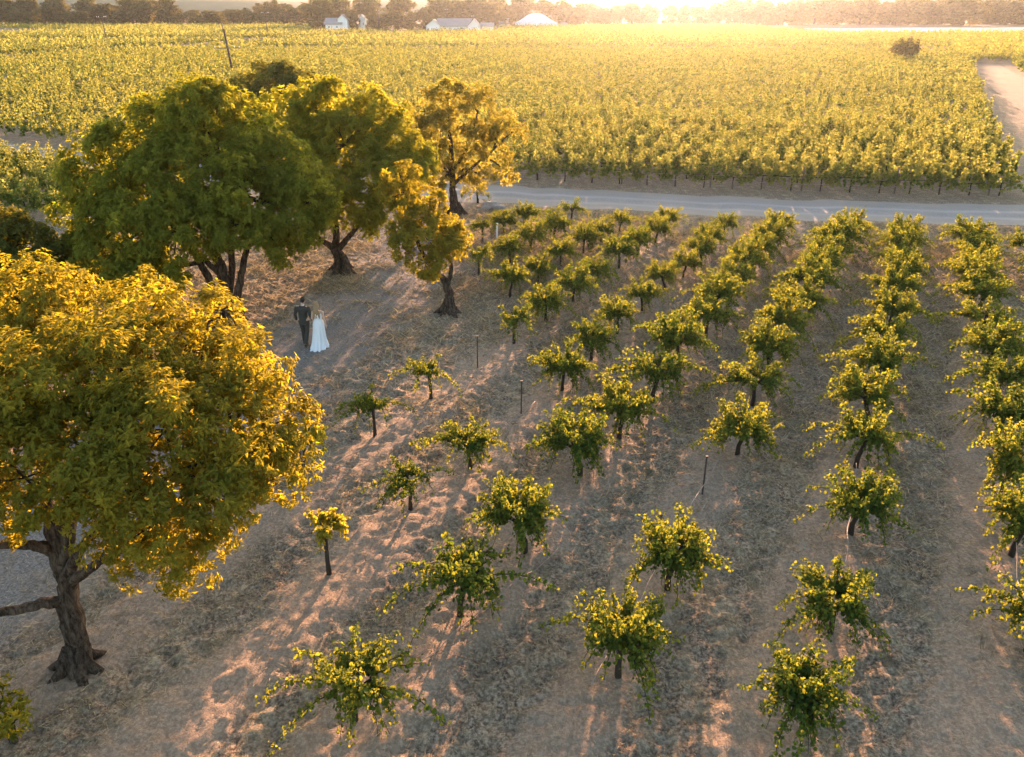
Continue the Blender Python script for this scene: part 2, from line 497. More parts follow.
# ------------------------------------------------------------------ grapevines of the plot
def vine_meshes(seed, shoots, lmin, lmax, spread, head=.75, leafn=1.0, arms=0, mleaf='vine_leaf', ls=.07):
    r = np.random.default_rng(seed)
    tb = MB()
    lean = r.normal(0, .05, 2)
    top = np.array((lean[0], lean[1], head))
    tube(tb, [(0, 0, -.12), (.01, .0, head * .35), (lean[0] * .6, lean[1] * .7, head * .7), top, top + (0, 0, .05)], [.06, .045, .04, .05, .03], 7)
    for k in range(4):
        a = k * 1.57 + r.uniform(-.4, .4); e = top + np.array((math.cos(a) * .22, math.sin(a) * .22, .10 + r.uniform(0, .08)))
        tube(tb, [top - (0, 0, .04), (top + e) / 2 + (0, 0, -.01), e], [.035, .028, .016], 5)
    fb = MB()
    CC, NN, AA, SS = [], [], [], []
    for k in range(shoots):
        az = r.uniform(0, 2 * np.pi); el = r.uniform(.15, 1.4) * (1 if r.random() < .8 else .3)
        L = r.uniform(lmin, lmax)
        if k < arms: el = r.uniform(.1, .35); L = lmax * r.uniform(1.15, 1.5); az = (0 if k % 2 else np.pi) + r.uniform(-.6, .6)
        d = np.array((math.cos(az) * math.cos(el) * spread, math.sin(az) * math.cos(el) * spread, math.sin(el)))
        s = np.linspace(0, 1, 7)[:, None]
        skirt = k % 4 == 3
        if skirt: d = np.array((math.cos(az) * .5, math.sin(az) * .5, .35)); L = r.uniform(.45, .75)
        droop = r.uniform(.25, .75) * L * (1.7 if skirt else 1)
        P = top + np.array((math.cos(az), math.sin(az), 0)) * .18 + np.array((0, 0, .08)) + d * L * s - np.array((0, 0, droop)) * s ** 2.4 * (1 if skirt else 1 - .45 * math.sin(el))
        P[:, :2] += r.normal(0, .03, (7, 2)) * s
        P[:, 2] = np.maximum(P[:, 2], .08)
        tube(tb, P, np.linspace(.011, .004, 7), 3)
        m = int(L * 66 * leafn)
        t = r.uniform(.08, 1, m) * 6; i = np.minimum(t.astype(int), 5); f = (t - i)[:, None]
        c = P[i] * (1 - f) + P[i + 1] * f
        off = unit(r.normal(size=(m, 3)) + np.array((0, 0, .25))) * r.uniform(.02, .10, m)[:, None]
        CC.append(c + off); NN.append(unit(off) + np.array((0, 0, .6)) + r.normal(0, .45, (m, 3)))
        AA.append(unit(off) + np.array((0, 0, -.5)) + r.normal(0, .3, (m, 3))); SS.append(ls * r.uniform(.65, 1.15, m) * (1.1 - .4 * t / 6))
    C, Nn, Aa, Sz = map(np.concatenate, (CC, NN, AA, SS))
    C[:, 2] = np.maximum(C[:, 2], .06)
    leaves(fb, C, Nn, Aa, Sz, Sz * .95, .2, r.uniform(0, 1, len(C)), 'lobed')
    return tb.build('trunk', M['vine_bark'], mesh_only=True, smooth=True), fb.build('foliage', M[mleaf], mesh_only=True)


BUSHY = [vine_meshes(100 + i, 64, .35, .82, 1.0, .50, 1.35, 3) for i in range(7)]
SPREADING = [vine_meshes(200 + i, 44, .3, .78, 1.1, .50, 1.3, 5) for i in range(4)]
SPARSE = [vine_meshes(300 + i, 28, .25, .68, 1.05, .66, 1.3, 5) for i in range(3)]
YOUNG = [vine_meshes(400 + i, 16, .2, .42, .8, .85, 1.5, 0, 'young_leaf', .10) for i in range(2)]

ROWS = [
    [(526, 228), (504, 234), (482.5, 244)],
    [(571, 228), (554, 241), (531, 251.5), (510, 263), (479, 275)],
    [(619, 234), (601, 244), (583.5, 254.5), (561, 267.6), (538, 281), (510, 295.5)],
    [(668.5, 235), (655, 246), (637, 259), (619, 270.6), (595, 287), (573, 303), (545.5, 322), (514, 344), (431, 402), (375, 438), (305, 488)],
    [(724, 240), (711, 254.5), (701, 266), (683, 278), (664, 292.5), (642, 313), (617, 336), (591, 361), (562, 392), (470, 470), (410.5, 511), (330, 579)],
    [(778, 244), (769.5, 254.5), (759, 266), (743, 281), (731, 295.5), (715, 319), (705, 341), (678, 370), (652, 403.5), (618.7, 440), (580, 478), (525, 555), (460, 617), (355, 722)],
    [(845, 246), (834, 258), (826, 272), (815, 287), (804, 303), (796, 323), (784, 346), (768, 375), (752, 408), (737, 456), (667, 590), (618, 680)],
    [(905, 252), (900, 263), (897, 277), (893, 293), (891, 311), (888, 333), (881, 357), (875, 388), (866, 427), (855, 470), (850, 538), (830, 635), (804, 735)],
    [(966, 255), (969, 268), (971, 282), (973, 299), (976, 320), (980, 344), (986, 372), (992, 404), (997, 442), (1001, 497), (1010, 560), (1026, 655)],
    [(1024, 262), (1032, 277), (1041, 294)],
]
YOUNGS = {(3, 10), (4, 11)}
SPARSES = {(3, 9), (3, 8), (4, 10), (3, 7), (1, 0), (1, 4), (0, 2)}
SPREADS = {(5, 12), (5, 13), (4, 9), (2, 1), (2, 0), (6, 8), (7, 6), (7, 9), (8, 5), (8, 7), (5, 8)}
ROWNAME = ['the shortest vine row, nearest the driveway end', 'the second vine row counted from the driveway', 'the third vine row counted from the driveway']


def put_vine(x, y, meshes, label, rz, sc):
    o = empty('grapevine', (x, y, gz(x, y)), rz); o.scale = (sc[0], sc[0], sc[1])
    tag(o, label, 'grapevine', 'grapevines standing in rows in the plot')
    link('trunk', meshes[0], o); link('foliage', meshes[1], o)
    return o


RNAMES = ['leftmost', 'second', 'third', 'fourth', 'fifth', 'sixth', 'seventh', 'eighth', 'ninth', 'tenth']
SPECIAL = {(3, 10): 'small yellow young vine on a thin trunk beside the crown of the front tree',
           (4, 11): 'lone small yellow young vine on a thin bare trunk over dry grass',
           (4, 10): 'sparse vine with one long low arm reaching left over lit grass',
           (3, 9): 'thin spreading vine on a bare trunk, nearest the front tree but for the yellow one',
           (5, 13): 'vine at the bottom edge with two long thin golden shoots reaching up'}
for i, row in enumerate(ROWS):
    for j, (px, py) in enumerate(row):
        x, y = G(px, py)
        if (i, j) in YOUNGS: ms, look = random.choice(YOUNG), 'young yellow'
        elif (i, j) in SPARSES: ms, look = random.choice(SPARSE), 'sparse'
        elif (i, j) in SPREADS: ms, look = random.choice(SPREADING), 'spreading'
        else: ms, look = random.choice(BUSHY), 'bushy'
        s = random.uniform(.98, 1.1) if i < 5 else random.uniform(1.1, 1.24) if py > 480 else random.uniform(1.18, 1.38)
        lab = SPECIAL.get((i, j)) or '%s grapevine, %s from the road in the %s vine row from the left' % (look, nth(j + 1), RNAMES[i])
        put_vine(x, y, ms, lab, random.uniform(0, 6.28) if look != 'spreading' else random.uniform(-.5, .5), (s, s * random.uniform(1.12, 1.34)))

# steel stakes that stand free of a vine
for (px, py, top, lab) in ((477.5, 370, 339, 'thin dark steel stake standing in a gap of the fourth vine row'),
                           (521, 414, 382, 'thin dark steel stake standing in a gap of the fifth vine row'),
                           (702, 496, 459, 'thick dark steel stake with a pale hose tied beside it'),
                           (658, 545, 519, 'dark steel stake poking out behind a bushy vine low in the seventh row'),
                           (461, 590, 570, 'dark steel stake poking out above the spreading vine low in the sixth row'),
                           (304, 488, 456, 'thin dark steel stake by the yellow vine at the front tree')):
    x, y = G(px, py); h = at(px, top, y)[2]
    mb = MB(); z = gz(x, y)
    tube(mb, [(x, y, z - .2), (x + .01, y, z + h * .6), (x + .015, y + .01, z + h)], [.022, .02, .02], 6)
    box(mb, (x + .015, y + .01, z + h + .012), (.06, .05, .024))
    tag(mb.build('vine_stake', M['stake']), lab, 'stake', 'stakes in the vine plot')
x, y = G(497, 238)
mb = MB(); tube(mb, [(x, y, -.1), (x, y, .35), (x + .02, y, .75)], [.05, .05, .05], 8)
tag(mb.build('grow_tube', M['plastic']), 'white plastic grow tube standing beside a vine near the road', 'grow tube')
# drip hoses hung low along rows
for (a, b, lab) in (((720, 466), (590, 705), 'pale drip hose slung from the thick stake down the seventh row'),
                    ((1000, 500), (1030, 690), 'pale drip hose hanging along the ninth vine row'),
                    ((535, 405), (405, 515), 'thin drip hose lying along the gap of the fifth vine row'),
                    ((560, 330), (300, 492), 'thin brown drip hose lying along the fourth vine row'),
                    ((560, 550), (380, 700), 'thin drip hose lying along the lower end of the sixth row'),
                    ((853, 480), (838, 610), 'pale drip hose hanging between the low vines of the eighth row'),
                    ((780, 320), (735, 352), 'short pale drip hose in the seventh row among bushy vines')):
    p0, p1 = G(*a), G(*b); P = []
    hi = .42 if 'pale' in lab else .05
    for t in np.linspace(0, 1, 24):
        x, y = p0[0] + (p1[0] - p0[0]) * t, p0[1] + (p1[1] - p0[1]) * t
        P.append((x + .03 * math.sin(t * 19), y, gz(x, y) + hi * (1 - .35 * abs(math.sin(t * 9.4))) + .01))
    mb = MB(); tube(mb, P, .011, 5)
    tag(mb.build('drip_hose', M['hose'], smooth=True), lab, 'hose')

# ------------------------------------------------------------------ trees
def crown(lobes, clump_r, dens, nl, L, W, m, keep=.92, name='crown', parent=None, twigs=None, inner=.15, seed=1, mesh_only=False, up=.25, nz=.38, tuft=.12, nlt=14):
    global rng
    r = np.random.default_rng(seed)
    lob = [(np.asarray(c, float), np.asarray(rr, float) * np.ones(3)) for c, rr in lobes]
    CC, NN, AA, TI = [], [], [], []
    fb = MB(); tw = []
    for i, (c, rr) in enumerate(lob):
        R_ = rr.mean(); n = max(5, int(4 * np.pi * R_ ** 2 * dens))
        d = unit(r.normal(size=(n, 3)))
        d = d[(d[:, 2] > -.55) | (r.random(n) < .45)]
        pos = c + d * rr * r.uniform(.72, 1.06, (len(d), 1))
        k = r.random(len(d)) < keep
        for j, (c2, r2) in enumerate(lob):
            if j != i: k &= np.linalg.norm((pos - c2) / r2, axis=1) > .72
        pos, d = pos[k], d[k]
        if len(pos) == 0: continue
        m_ = len(pos)
        cr = clump_r * r.uniform(.65, 1.3, m_)
        q = unit(r.normal(size=(m_, nl, 3)) + d[:, None, :] * .8 + np.array((0, 0, up)))
        tc = pos[:, None, :] + q * (cr[:, None] * r.uniform(.55, 1.12, (m_, nl)))[..., None] * np.array((1, 1, .85))
        o_ = unit(r.normal(size=(m_, nl, nlt, 3)) + q[:, :, None, :] * .75)
        pts = tc[:, :, None, :] + o_ * (tuft * r.uniform(.25, 1.0, (m_, nl, nlt)))[..., None]
        CC.append(pts.reshape(-1, 3)); AA.append(o_.reshape(-1, 3) + np.array((0, 0, -.12)))
        NN.append((q[:, :, None, :] * .7 + d[:, None, None, :] * .3 + np.array((0, 0, .35)) + r.normal(0, nz, pts.shape)).reshape(-1, 3))
        ni = int(m_ * nl * nlt * inner)
        dd = unit(r.normal(size=(ni, 3))); CC.append(c + dd * rr * r.uniform(.35, .85, (ni, 1))); NN.append(dd + r.normal(0, .6, dd.shape)); AA.append(r.normal(size=dd.shape))
        TI.append(np.clip(np.repeat(r.normal(.5, .17, m_ * nl), nlt) + r.normal(0, .15, m_ * nl * nlt), 0, 1)); TI.append(r.uniform(.2, .7, ni))
        for p_ in pos[:: 3]: tw.append((c, p_))
    C = np.concatenate(CC); Nn = np.concatenate(NN); A = np.concatenate(AA)
    s = r.uniform(.7, 1.25, len(C))
    leaves(fb, C, Nn, A, L * s, W * s, .2, np.concatenate(TI))
    if mesh_only: return fb.build(name, M[m], mesh_only=True), tw
    return fb.build(name, M[m], parent), tw


def limbs_mesh(limbs, tw, tr, sub=5):
    mb = MB()
    for P, r0, r1 in limbs:
        P = np.asarray(P, float)
        t = np.linspace(0, len(P) - 1, len(P) * sub); Q = np.stack([np.interp(t, range(len(P)), P[:, k]) for k in range(3)], 1)
        for _ in range(3): Q[1:-1] = (Q[:-2] + Q[1:-1] * 2 + Q[2:]) / 4
        Q[1:-1] += rng.normal(0, r0 * .10, Q[1:-1].shape)
        rad = np.linspace(r0, r1, len(Q)) * rng.uniform(.96, 1.05, len(Q))
        tube(mb, Q, rad, 12, .5, .55)
    for a, b in tw:
        mid_ = (a + b) / 2 + rng.normal(0, .05, 3)
        tube(mb, [a, mid_, b], [tr, tr * .6, tr * .25], 3)
    return mb


def tree(name, label, base_px, lobes_px, limbs_px, trunk_r, leaf, clump, dens, nl, m, seed, keep=.92, Yb=None, cat='tree', flat=.9, twig=.02, inner=.12, tuft=.12, nlt=14):
    bx, by = G(*base_px) if Yb is None else (at(base_px[0], base_px[1], Yb)[0], Yb)
    bz = gz(bx, by)
    o = empty(name, (bx, by, bz)); tag(o, label, cat, 'trees along the driveway' if cat == 'tree' else None)
    B = np.array((bx, by, bz))
    lob = []
    for (px, py, r, dY) in lobes_px:
        p = at(px, py, by + dY); rr = r * mpp(p) * .92
        lob.append((p - B, (rr, rr, rr * flat)))
    cr, tw = crown(lob, clump, dens, nl, leaf[0], leaf[1], m, keep, parent=o, seed=seed, inner=inner, tuft=tuft, nlt=nlt)
    lim = []
    for pts, r0, r1 in limbs_px:
        lim.append(([at(px, py, by + dY) - B for px, py, dY in pts], r0, r1))
    skel = np.concatenate([np.array([np.asarray(P_[i]) * (1 - t) + np.asarray(P_[i + 1]) * t for i in range(len(P_) - 1) for t in (.25, .5, .75, .95)]) for P_, _, _ in lim])
    skel = skel[skel[:, 2] > .35 * max(p_[2] for p_ in skel)]
    for c_, r_ in lob:
        k_ = np.argmin(np.linalg.norm(skel - c_, axis=1) + np.maximum(0, skel[:, 2] - c_[2]) * .5); p_ = skel[k_]
        lim.append(([p_, p_ * .55 + np.asarray(c_) * .45 + np.array((0, 0, .04)), c_], max(.02, trunk_r * .22), max(.01, trunk_r * .08)))
    # root flare
    p0 = np.asarray(lim[0][0][0]); mbb = limbs_mesh(lim, tw, twig)
    tube(mbb, [p0 + (0, 0, -.25), p0 + (0, 0, .02), p0 + (0, 0, .25), np.asarray(lim[0][0][0]) * .6 + np.asarray(lim[0][0][1]) * .4],
         [trunk_r * 1.45, trunk_r * 1.3, trunk_r * 1.12, trunk_r * .95], 14, .5, .7)
    if trunk_r > .1:
        for q in range(6):
            a_ = q * 1.05 + rng.uniform(-.3, .3); c_, s_ = math.cos(a_), math.sin(a_); k_ = trunk_r * rng.uniform(.85, 1.2)
            tube(mbb, [p0 + (c_ * k_ * .55, s_ * k_ * .55, k_ * 2.4), p0 + (c_ * k_ * 1.15, s_ * k_ * 1.15, k_ * .9), p0 + (c_ * k_ * 2.1, s_ * k_ * 2.1, .02), p0 + (c_ * k_ * 3.2, s_ * k_ * 3.2, -.16)],
                 [k_ * .3, k_ * .42, k_ * .36, k_ * .15], 8, .5, .6)
    mbb.build('trunk', M['bark'], o, smooth=True)
    return o


tree('broadleaf_tree', 'large golden green tree with dark forked trunk, nearest and cut by the left edge', (80, 672),
     [(35, 305, 50, 2.2), (92, 330, 36, 2.0), (-25, 335, 62, 1.6), (148, 318, 36, 1.8), (208, 322, 22, 1.6), (185, 352, 40, 1.2), (240, 372, 40, 1.0),
      (228, 420, 50, .4), (272, 425, 34, .6), (278, 462, 32, .2), (120, 375, 58, .6), (45, 390, 62, .2), (-20, 425, 66, -.2), (165, 430, 62, -.3),
      (90, 448, 58, -.6), (215, 490, 46, -.5), (160, 520, 52, -.9), (178, 562, 32, -.9), (25, 478, 48, -1.0), (-25, 510, 45, -.8), (128, 492, 48, -1.0), (245, 455, 40, -.2),
      (-70, 400, 70, .8), (-80, 470, 60, .2)],
     [([(80, 672, 0), (72, 610, 0), (60, 560, 0), (52, 520, .1)], .19, .12),
      ([(62, 570, 0), (48, 520, .1), (42, 450, .6), (35, 380, 1.2)], .13, .04),
      ([(62, 562, 0), (72, 510, .1), (88, 450, .4), (120, 380, 1.0)], .12, .04),
      ([(66, 580, 0), (82, 545, -.2), (130, 500, -.6), (180, 470, -.5)], .10, .03),
      ([(66, 585, 0), (95, 565, -.3), (130, 530, -.6), (165, 510, -.8)], .09, .03),
      ([(58, 552, 0), (30, 543, -.3), (-10, 548, -.6), (-45, 520, -.8)], .10, .04),
      ([(70, 603, 0), (45, 603, -.2), (10, 612, -.4), (-40, 612, -.7)], .11, .06),
      ([(55, 530, 0), (100, 470, 1.0), (180, 400, .8), (250, 410, .6)], .10, .03)],
     .19, (.10, .046), .34, 5.2, 14, 'gold_leaf', 11, tuft=.13, nlt=17, inner=.06, keep=.86)
tree('broadleaf_tree', 'biggest round green tree with several trunks, left of the couple', (228, 322),
     [(195, 122, 36, 1.8), (150, 140, 42, 1.4), (240, 138, 38, 1.6), (275, 165, 34, 1.4), (112, 172, 42, .8), (92, 215, 32, .4), (300, 190, 30, .8), (318, 203, 18, .8),
      (200, 170, 50, .4), (150, 205, 50, -.6), (245, 195, 44, -.2), (285, 222, 32, .2), (120, 250, 38, -1.2), (176, 240, 40, -1.4), (235, 225, 34, -1.0),
      (85, 252, 22, -.4), (140, 276, 26, -1.6), (275, 240, 18, -.6), (200, 120, 34, .6)],
     [([(228, 322, 0), (226, 296, 0), (222, 270, 0), (205, 215, .2)], .30, .10),
      ([(224, 318, 0), (212, 285, -.3), (195, 255, -.5), (160, 210, -.4)], .17, .06),
      ([(232, 318, 0), (240, 285, 0), (244, 258, .2), (260, 200, .6)], .17, .06),
      ([(229, 310, 0), (232, 270, .3), (230, 220, .9), (225, 160, 1.4)], .15, .05),
      ([(220, 275, 0), (185, 240, -.6), (140, 215, -.4)], .10, .03)],
     .36, (.17, .085), .46, 2.9, 14, 'tree_leaf', 12, flat=.95, tuft=.21, nlt=15, inner=.03, keep=.8)
tree('broadleaf_tree', 'green tree with a wide forked trunk standing behind the couple', (343, 273),
     [(288, 112, 26, 1.4), (330, 108, 28, 1.4), (372, 120, 28, 1.2), (400, 150, 24, .8), (296, 145, 26, .8), (345, 145, 34, .2), (380, 180, 30, -.2), (330, 185, 28, -.6),
      (358, 212, 22, -.6), (405, 185, 20, .2), (318, 210, 14, -.4), (300, 175, 18, .2), (400, 205, 14, 0), (415, 170, 16, .4)],
     [([(343, 273, 0), (340, 258, 0), (335, 246, 0)], .26, .2),
      ([(335, 248, 0), (318, 238, -.2), (308, 228, -.2), (300, 190, .2)], .15, .05),
      ([(336, 248, 0), (336, 230, .1), (332, 205, .2), (335, 150, .6)], .17, .05),
      ([(338, 250, 0), (350, 235, 0), (362, 222, 0), (380, 180, .2)], .14, .05)],
     .27, (.19, .095), .48, 2.5, 14, 'tree_leaf', 13, tuft=.23, nlt=14, inner=.03, keep=.8)
tree('feathery_tree', 'loose feathery backlit tree at the road end of the driveway', (455, 216),
     [(448, 100, 18, 1.0), (472, 104, 16, .8), (425, 112, 18, .8), (408, 122, 14, .4), (500, 124, 13, .4), (512, 132, 8, .4), (440, 132, 20, 0), (470, 140, 18, .2), (492, 152, 15, 0),
      (505, 170, 10, 0), (430, 160, 18, -.4), (462, 170, 16, -.5), (485, 178, 12, -.4), (420, 180, 12, -.5), (440, 185, 10, -.6)],
     [([(455, 216, 0), (453, 192, 0), (452, 170, 0), (450, 130, .3)], .24, .08),
      ([(453, 185, 0), (475, 165, -.1), (495, 148, 0)], .10, .03), ([(452, 178, 0), (436, 160, -.2), (420, 130, .2)], .11, .03),
      ([(452, 172, 0), (470, 145, .2), (478, 110, .5)], .09, .03)],
     .27, (.21, .10), .44, 2.6, 9, 'tree_leaf_dry', 14, keep=.72, twig=.03, inner=.05, tuft=.24, nlt=11)
tree('small_tree', 'small crooked tree with two-tiered golden crown at the edge of the vines', (450, 313),
     [(428, 240, 24, -.2), (408, 240, 20, -.4), (448, 252, 16, -.2), (440, 222, 16, .2), (425, 262, 16, -.5), (404, 182, 16, .4), (396, 196, 12, .2), (414, 196, 12, .3), (432, 203, 13, .4),
      (455, 238, 10, .2), (398, 170, 9, .5), (410, 212, 9, .2)],
     [([(450, 313, 0), (449, 298, 0), (447, 282, 0), (436, 272, -.1), (428, 255, -.2)], .19, .07),
      ([(448, 285, 0), (452, 268, .1), (446, 245, .2), (436, 212, .4), (430, 200, .4)], .09, .03),
      ([(436, 272, -.1), (420, 250, -.2), (410, 215, .2), (404, 185, .4)], .08, .02)],
     .2, (.15, .075), .32, 4.4, 10, 'gold_leaf', 15, keep=.84, inner=.04, tuft=.18, nlt=12)
tree('broadleaf_tree', 'round green tree rising behind the two big driveway trees', (272, 136),
     [(272, 86, 22, 0), (245, 92, 17, 0), (300, 90, 18, 0), (285, 78, 13, .6), (262, 104, 20, -1), (305, 104, 14, -.4)],
     [([(272, 136, 0), (272, 115, 0), (272, 92, 0)], .26, .1), ([(272, 112, 0), (258, 100, 0), (245, 92, 0)], .1, .04), ([(272, 112, 0), (288, 100, 0), (300, 90, 0)], .1, .04)],
     .28, (.34, .17), .55, 1.7, 9, 'dark_leaf', 16, tuft=.36, nlt=11)
tree('broadleaf_tree', 'dull green tree half hidden at the left edge behind the golden front tree', (5, 345),
     [(-20, 245, 40, 0), (18, 245, 30, .4), (45, 262, 26, .4), (10, 280, 36, -.6), (62, 282, 18, .4), (-40, 280, 40, -.4), (85, 290, 14, .8), (-10, 225, 26, .6)],
     [([(5, 345, 0), (5, 310, 0), (0, 265, 0)], .2, .08), ([(5, 312, 0), (30, 290, 0), (55, 272, .3)], .08, .03), ([(5, 312, 0), (-20, 280, 0), (-30, 255, 0)], .08, .03)],
     .22, (.15, .075), .38, 3.4, 11, 'dark_leaf', 17, tuft=.18, nlt=13)
tree('sapling', 'thin young tree with loose leaves behind the golden front tree', (104, 297),
     [(100, 262, 14, 0), (112, 272, 9, 0), (92, 276, 9, -.2), (104, 250, 8, .1)],
     [([(104, 297, 0), (104, 282, 0), (102, 262, 0)], .05, .02)],
     .06, (.17, .09), .3, 3.2, 5, 'vine_leaf', 18, keep=.8, nlt=7, tuft=.16, cat='sapling')
tree('sapling', 'thin leafy sapling under the feathery tree beside the road', (478, 203),
     [(476, 186, 9, 0), (482, 192, 6, 0), (470, 193, 6, 0)],
     [([(478, 203, 0), (477, 196, 0), (476, 186, 0)], .05, .02)],
     .05, (.2, .09), .35, 3, 5, 'tree_leaf_dry', 19, keep=.8, nlt=7, tuft=.2, cat='sapling')
tree('shrub', 'golden shrub just showing at the bottom left corner', (14, 742),
     [(0, 706, 20, 0), (24, 708, 18, .1), (-20, 712, 22, 0), (12, 722, 22, -.2)],
     [([(14, 742, 0), (12, 725, 0), (8, 708, 0)], .05, .02)],
     .05, (.11, .055), .2, 9, 6, 'gold_leaf', 20, nlt=9, tuft=.11, cat='shrub')
tree('shrub', 'dark round bush standing alone in the far vineyard at the right', (905, 64),
     [(905, 50, 8.5, 0), (899, 53, 6, 0), (912, 51, 6, 0), (908, 45, 5, 0)],
     [([(905, 64, 0), (905, 57, 0), (905, 50, 0)], .15, .05)],
     .2, (.5, .25), .8, .9, 6, 'far_leaf', 21, nlt=7, tuft=.5, cat='bush')

# stones by the feathery tree
for k, (px, py, s) in enumerate(((492, 207, .45), (499, 209, .32), (486, 209, .25))):
    x, y = G(px, py); mb = MB(); ball(mb, (x, y, s * .25), (s * 1.2, s * .8, s * .5), 9, 6, .35)
    tag(mb.build('stone', M['rock']), ['largest grey stone by the road under the feathery tree', 'middle-sized pale stone right of the largest stone by the road', 'smallest grey stone left of the largest stone by the road'][k], 'stone', 'stones by the road')

# ------------------------------------------------------------------ trellised vineyard
def trellis_mesh(seed, n_shoot, per, ls, w=1.8, fine=True):
    r = np.random.default_rng(seed)
    CC, AA, SS, TT = [], [], [], []
    nb = 5
    bund = [((q + .5) / nb * w - w / 2 + r.normal(0, .08), r.normal(0, .22), r.uniform(1.15, 2.2), r.normal(.12, .3), r.normal(0, .28)) for q in range(nb)]
    for k in range(n_shoot):
        bx, by_, bt, bl, bs = bund[k % nb]
        hang = k % 4 == 3
        x0 = (bx if not hang else r.uniform(-w / 2, w / 2)) + r.normal(0, .08); side = by_ + r.normal(0, .08)
        topz = bt + r.normal(0, .14) if not hang else r.uniform(.2, .6)
        lean = bl + r.normal(0, .1); ly = bs + r.normal(0, .12) if not hang else np.sign(r.normal()) * r.uniform(.15, .5)
        t = r.uniform(0, 1, per)
        z = .78 + (topz - .78) * t
        CC.append(np.stack([x0 + lean * t ** 1.5 + r.normal(0, .06, per), side + ly * t ** 1.2 + r.normal(0, .06, per), z + r.normal(0, .03, per)], 1))
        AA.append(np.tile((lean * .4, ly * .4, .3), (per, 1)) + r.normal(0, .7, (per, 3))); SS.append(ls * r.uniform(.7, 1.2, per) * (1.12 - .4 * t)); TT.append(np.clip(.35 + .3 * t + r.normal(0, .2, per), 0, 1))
    C, A, Sz, T = map(np.concatenate, (CC, AA, SS, TT))
    Nn = r.normal(size=C.shape) + np.array((0, 0, .5))
    return C, Nn, A, Sz, T


TV = []
for k in range(6):
    fb = MB(); C, Nn, A, Sz, T = trellis_mesh(500 + k, 44, 15, .17, 1.95)
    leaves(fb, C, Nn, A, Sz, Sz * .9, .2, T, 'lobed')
    tb = MB(); tube(tb, [(0, 0, -.1), (.02, .01, .4), (-.01, 0, .8)], [.045, .035, .035], 6)
    tube(tb, [(-.9, 0, .84), (0, .01, .8), (.9, 0, .84)], [.018, .028, .018], 5)
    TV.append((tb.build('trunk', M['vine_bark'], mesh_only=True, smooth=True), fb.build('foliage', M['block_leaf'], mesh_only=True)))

# candidate positions: rows are copies of the block's near edge pushed back along U2
SP, RG = 1.8, 2.45
cand = []
for k in range(0, 190):
    off = k * RG / .893 / 1.0
    b = k * 2.62
    xs_ = np.arange(29.2, -230, -SP * .955) if k < 60 else np.arange(29.2, -360, -SP * .955 * (1 if k < 60 else 1.5))
    X = xs_ + b * U2[0]; Y = fedge(xs_) + .3 + b * U2[1]
    cand.append(np.stack([X, Y, np.full(len(X), k), np.arange(len(X)), (fedge(xs_ + .1) - fedge(xs_)) / .1], 1))
cand = np.concatenate(cand)
X, Y = cand[:, 0], cand[:, 1]
D = np.hypot(X, Y)
# clear the lanes: left cross lane, mid lane, block limits
left_line = -102.7 + (Y - 169) * .444
lane = np.abs(X - left_line) < 6.5
crossY = 196 - .03 * X
lane |= (np.abs(Y - crossY - 4) < 6.5) & (X > left_line)
line3 = np.abs(Y - (246 + .10 * (X + 150))) < 9.0
lane |= line3 & (X < left_line)
pxs = 512 + F * X / (Y * math.cos(PIT) + (CH - 1) * math.sin(PIT))
ok = (~lane) & (pxs > -60) & (pxs < 1084) & (Y < np.where(X > 105, 298, 395))
barnclear = (Y > 318) & (pxs > 310) & (pxs < 500)
ok &= ~barnclear
ok &= ~((Y > 372) & (pxs > 495) & (pxs < 580))
cand = cand[ok]; X, Y, D, pxs = X[ok], Y[ok], D[ok], pxs[ok]
rows_front = (cand[:, 2] < 12)
hidden = (pxs > 62) & (pxs < 512) & (cand[:, 2] < 9)
pick = np.where((~hidden) & rows_front & (pxs > -8) & (pxs < 1030))[0]
pick = pick[np.argsort(D[pick] + cand[pick, 2] * .01)][:185]
cnt = {}
for i in sorted(pick, key=lambda i: (cand[i, 2], -cand[i, 0])):
    k = int(cand[i, 2]); side = 'left' if pxs[i] < 300 else 'right'
    cnt[(k, side)] = cnt.get((k, side), 0) + 1
    x, y = cand[i, 0], cand[i, 1]
    o = empty('trellis_vine', (x, y, 0), math.atan(cand[i, 4]) + (math.pi if random.random() < .5 else 0))
    s = random.uniform(.9, 1.12); o.scale = (1, s, s)
    if side == 'right': lab = '%s vine from the dirt track in the %s trellis row behind the road' % (nth(cnt[(k, side)]), nth(k + 1))
    else: lab = '%s vine left of big tree, %s trellis row behind the road' % (nth(cnt[(k, side)]), nth(k + 1))
    tag(o, lab, 'trellis vine', 'trellised vines of the block across the road')
    ms = random.choice(TV); link('trunk', ms[0], o); link('foliage', ms[1], o)
rest = np.ones(len(cand), bool); rest[pick] = False


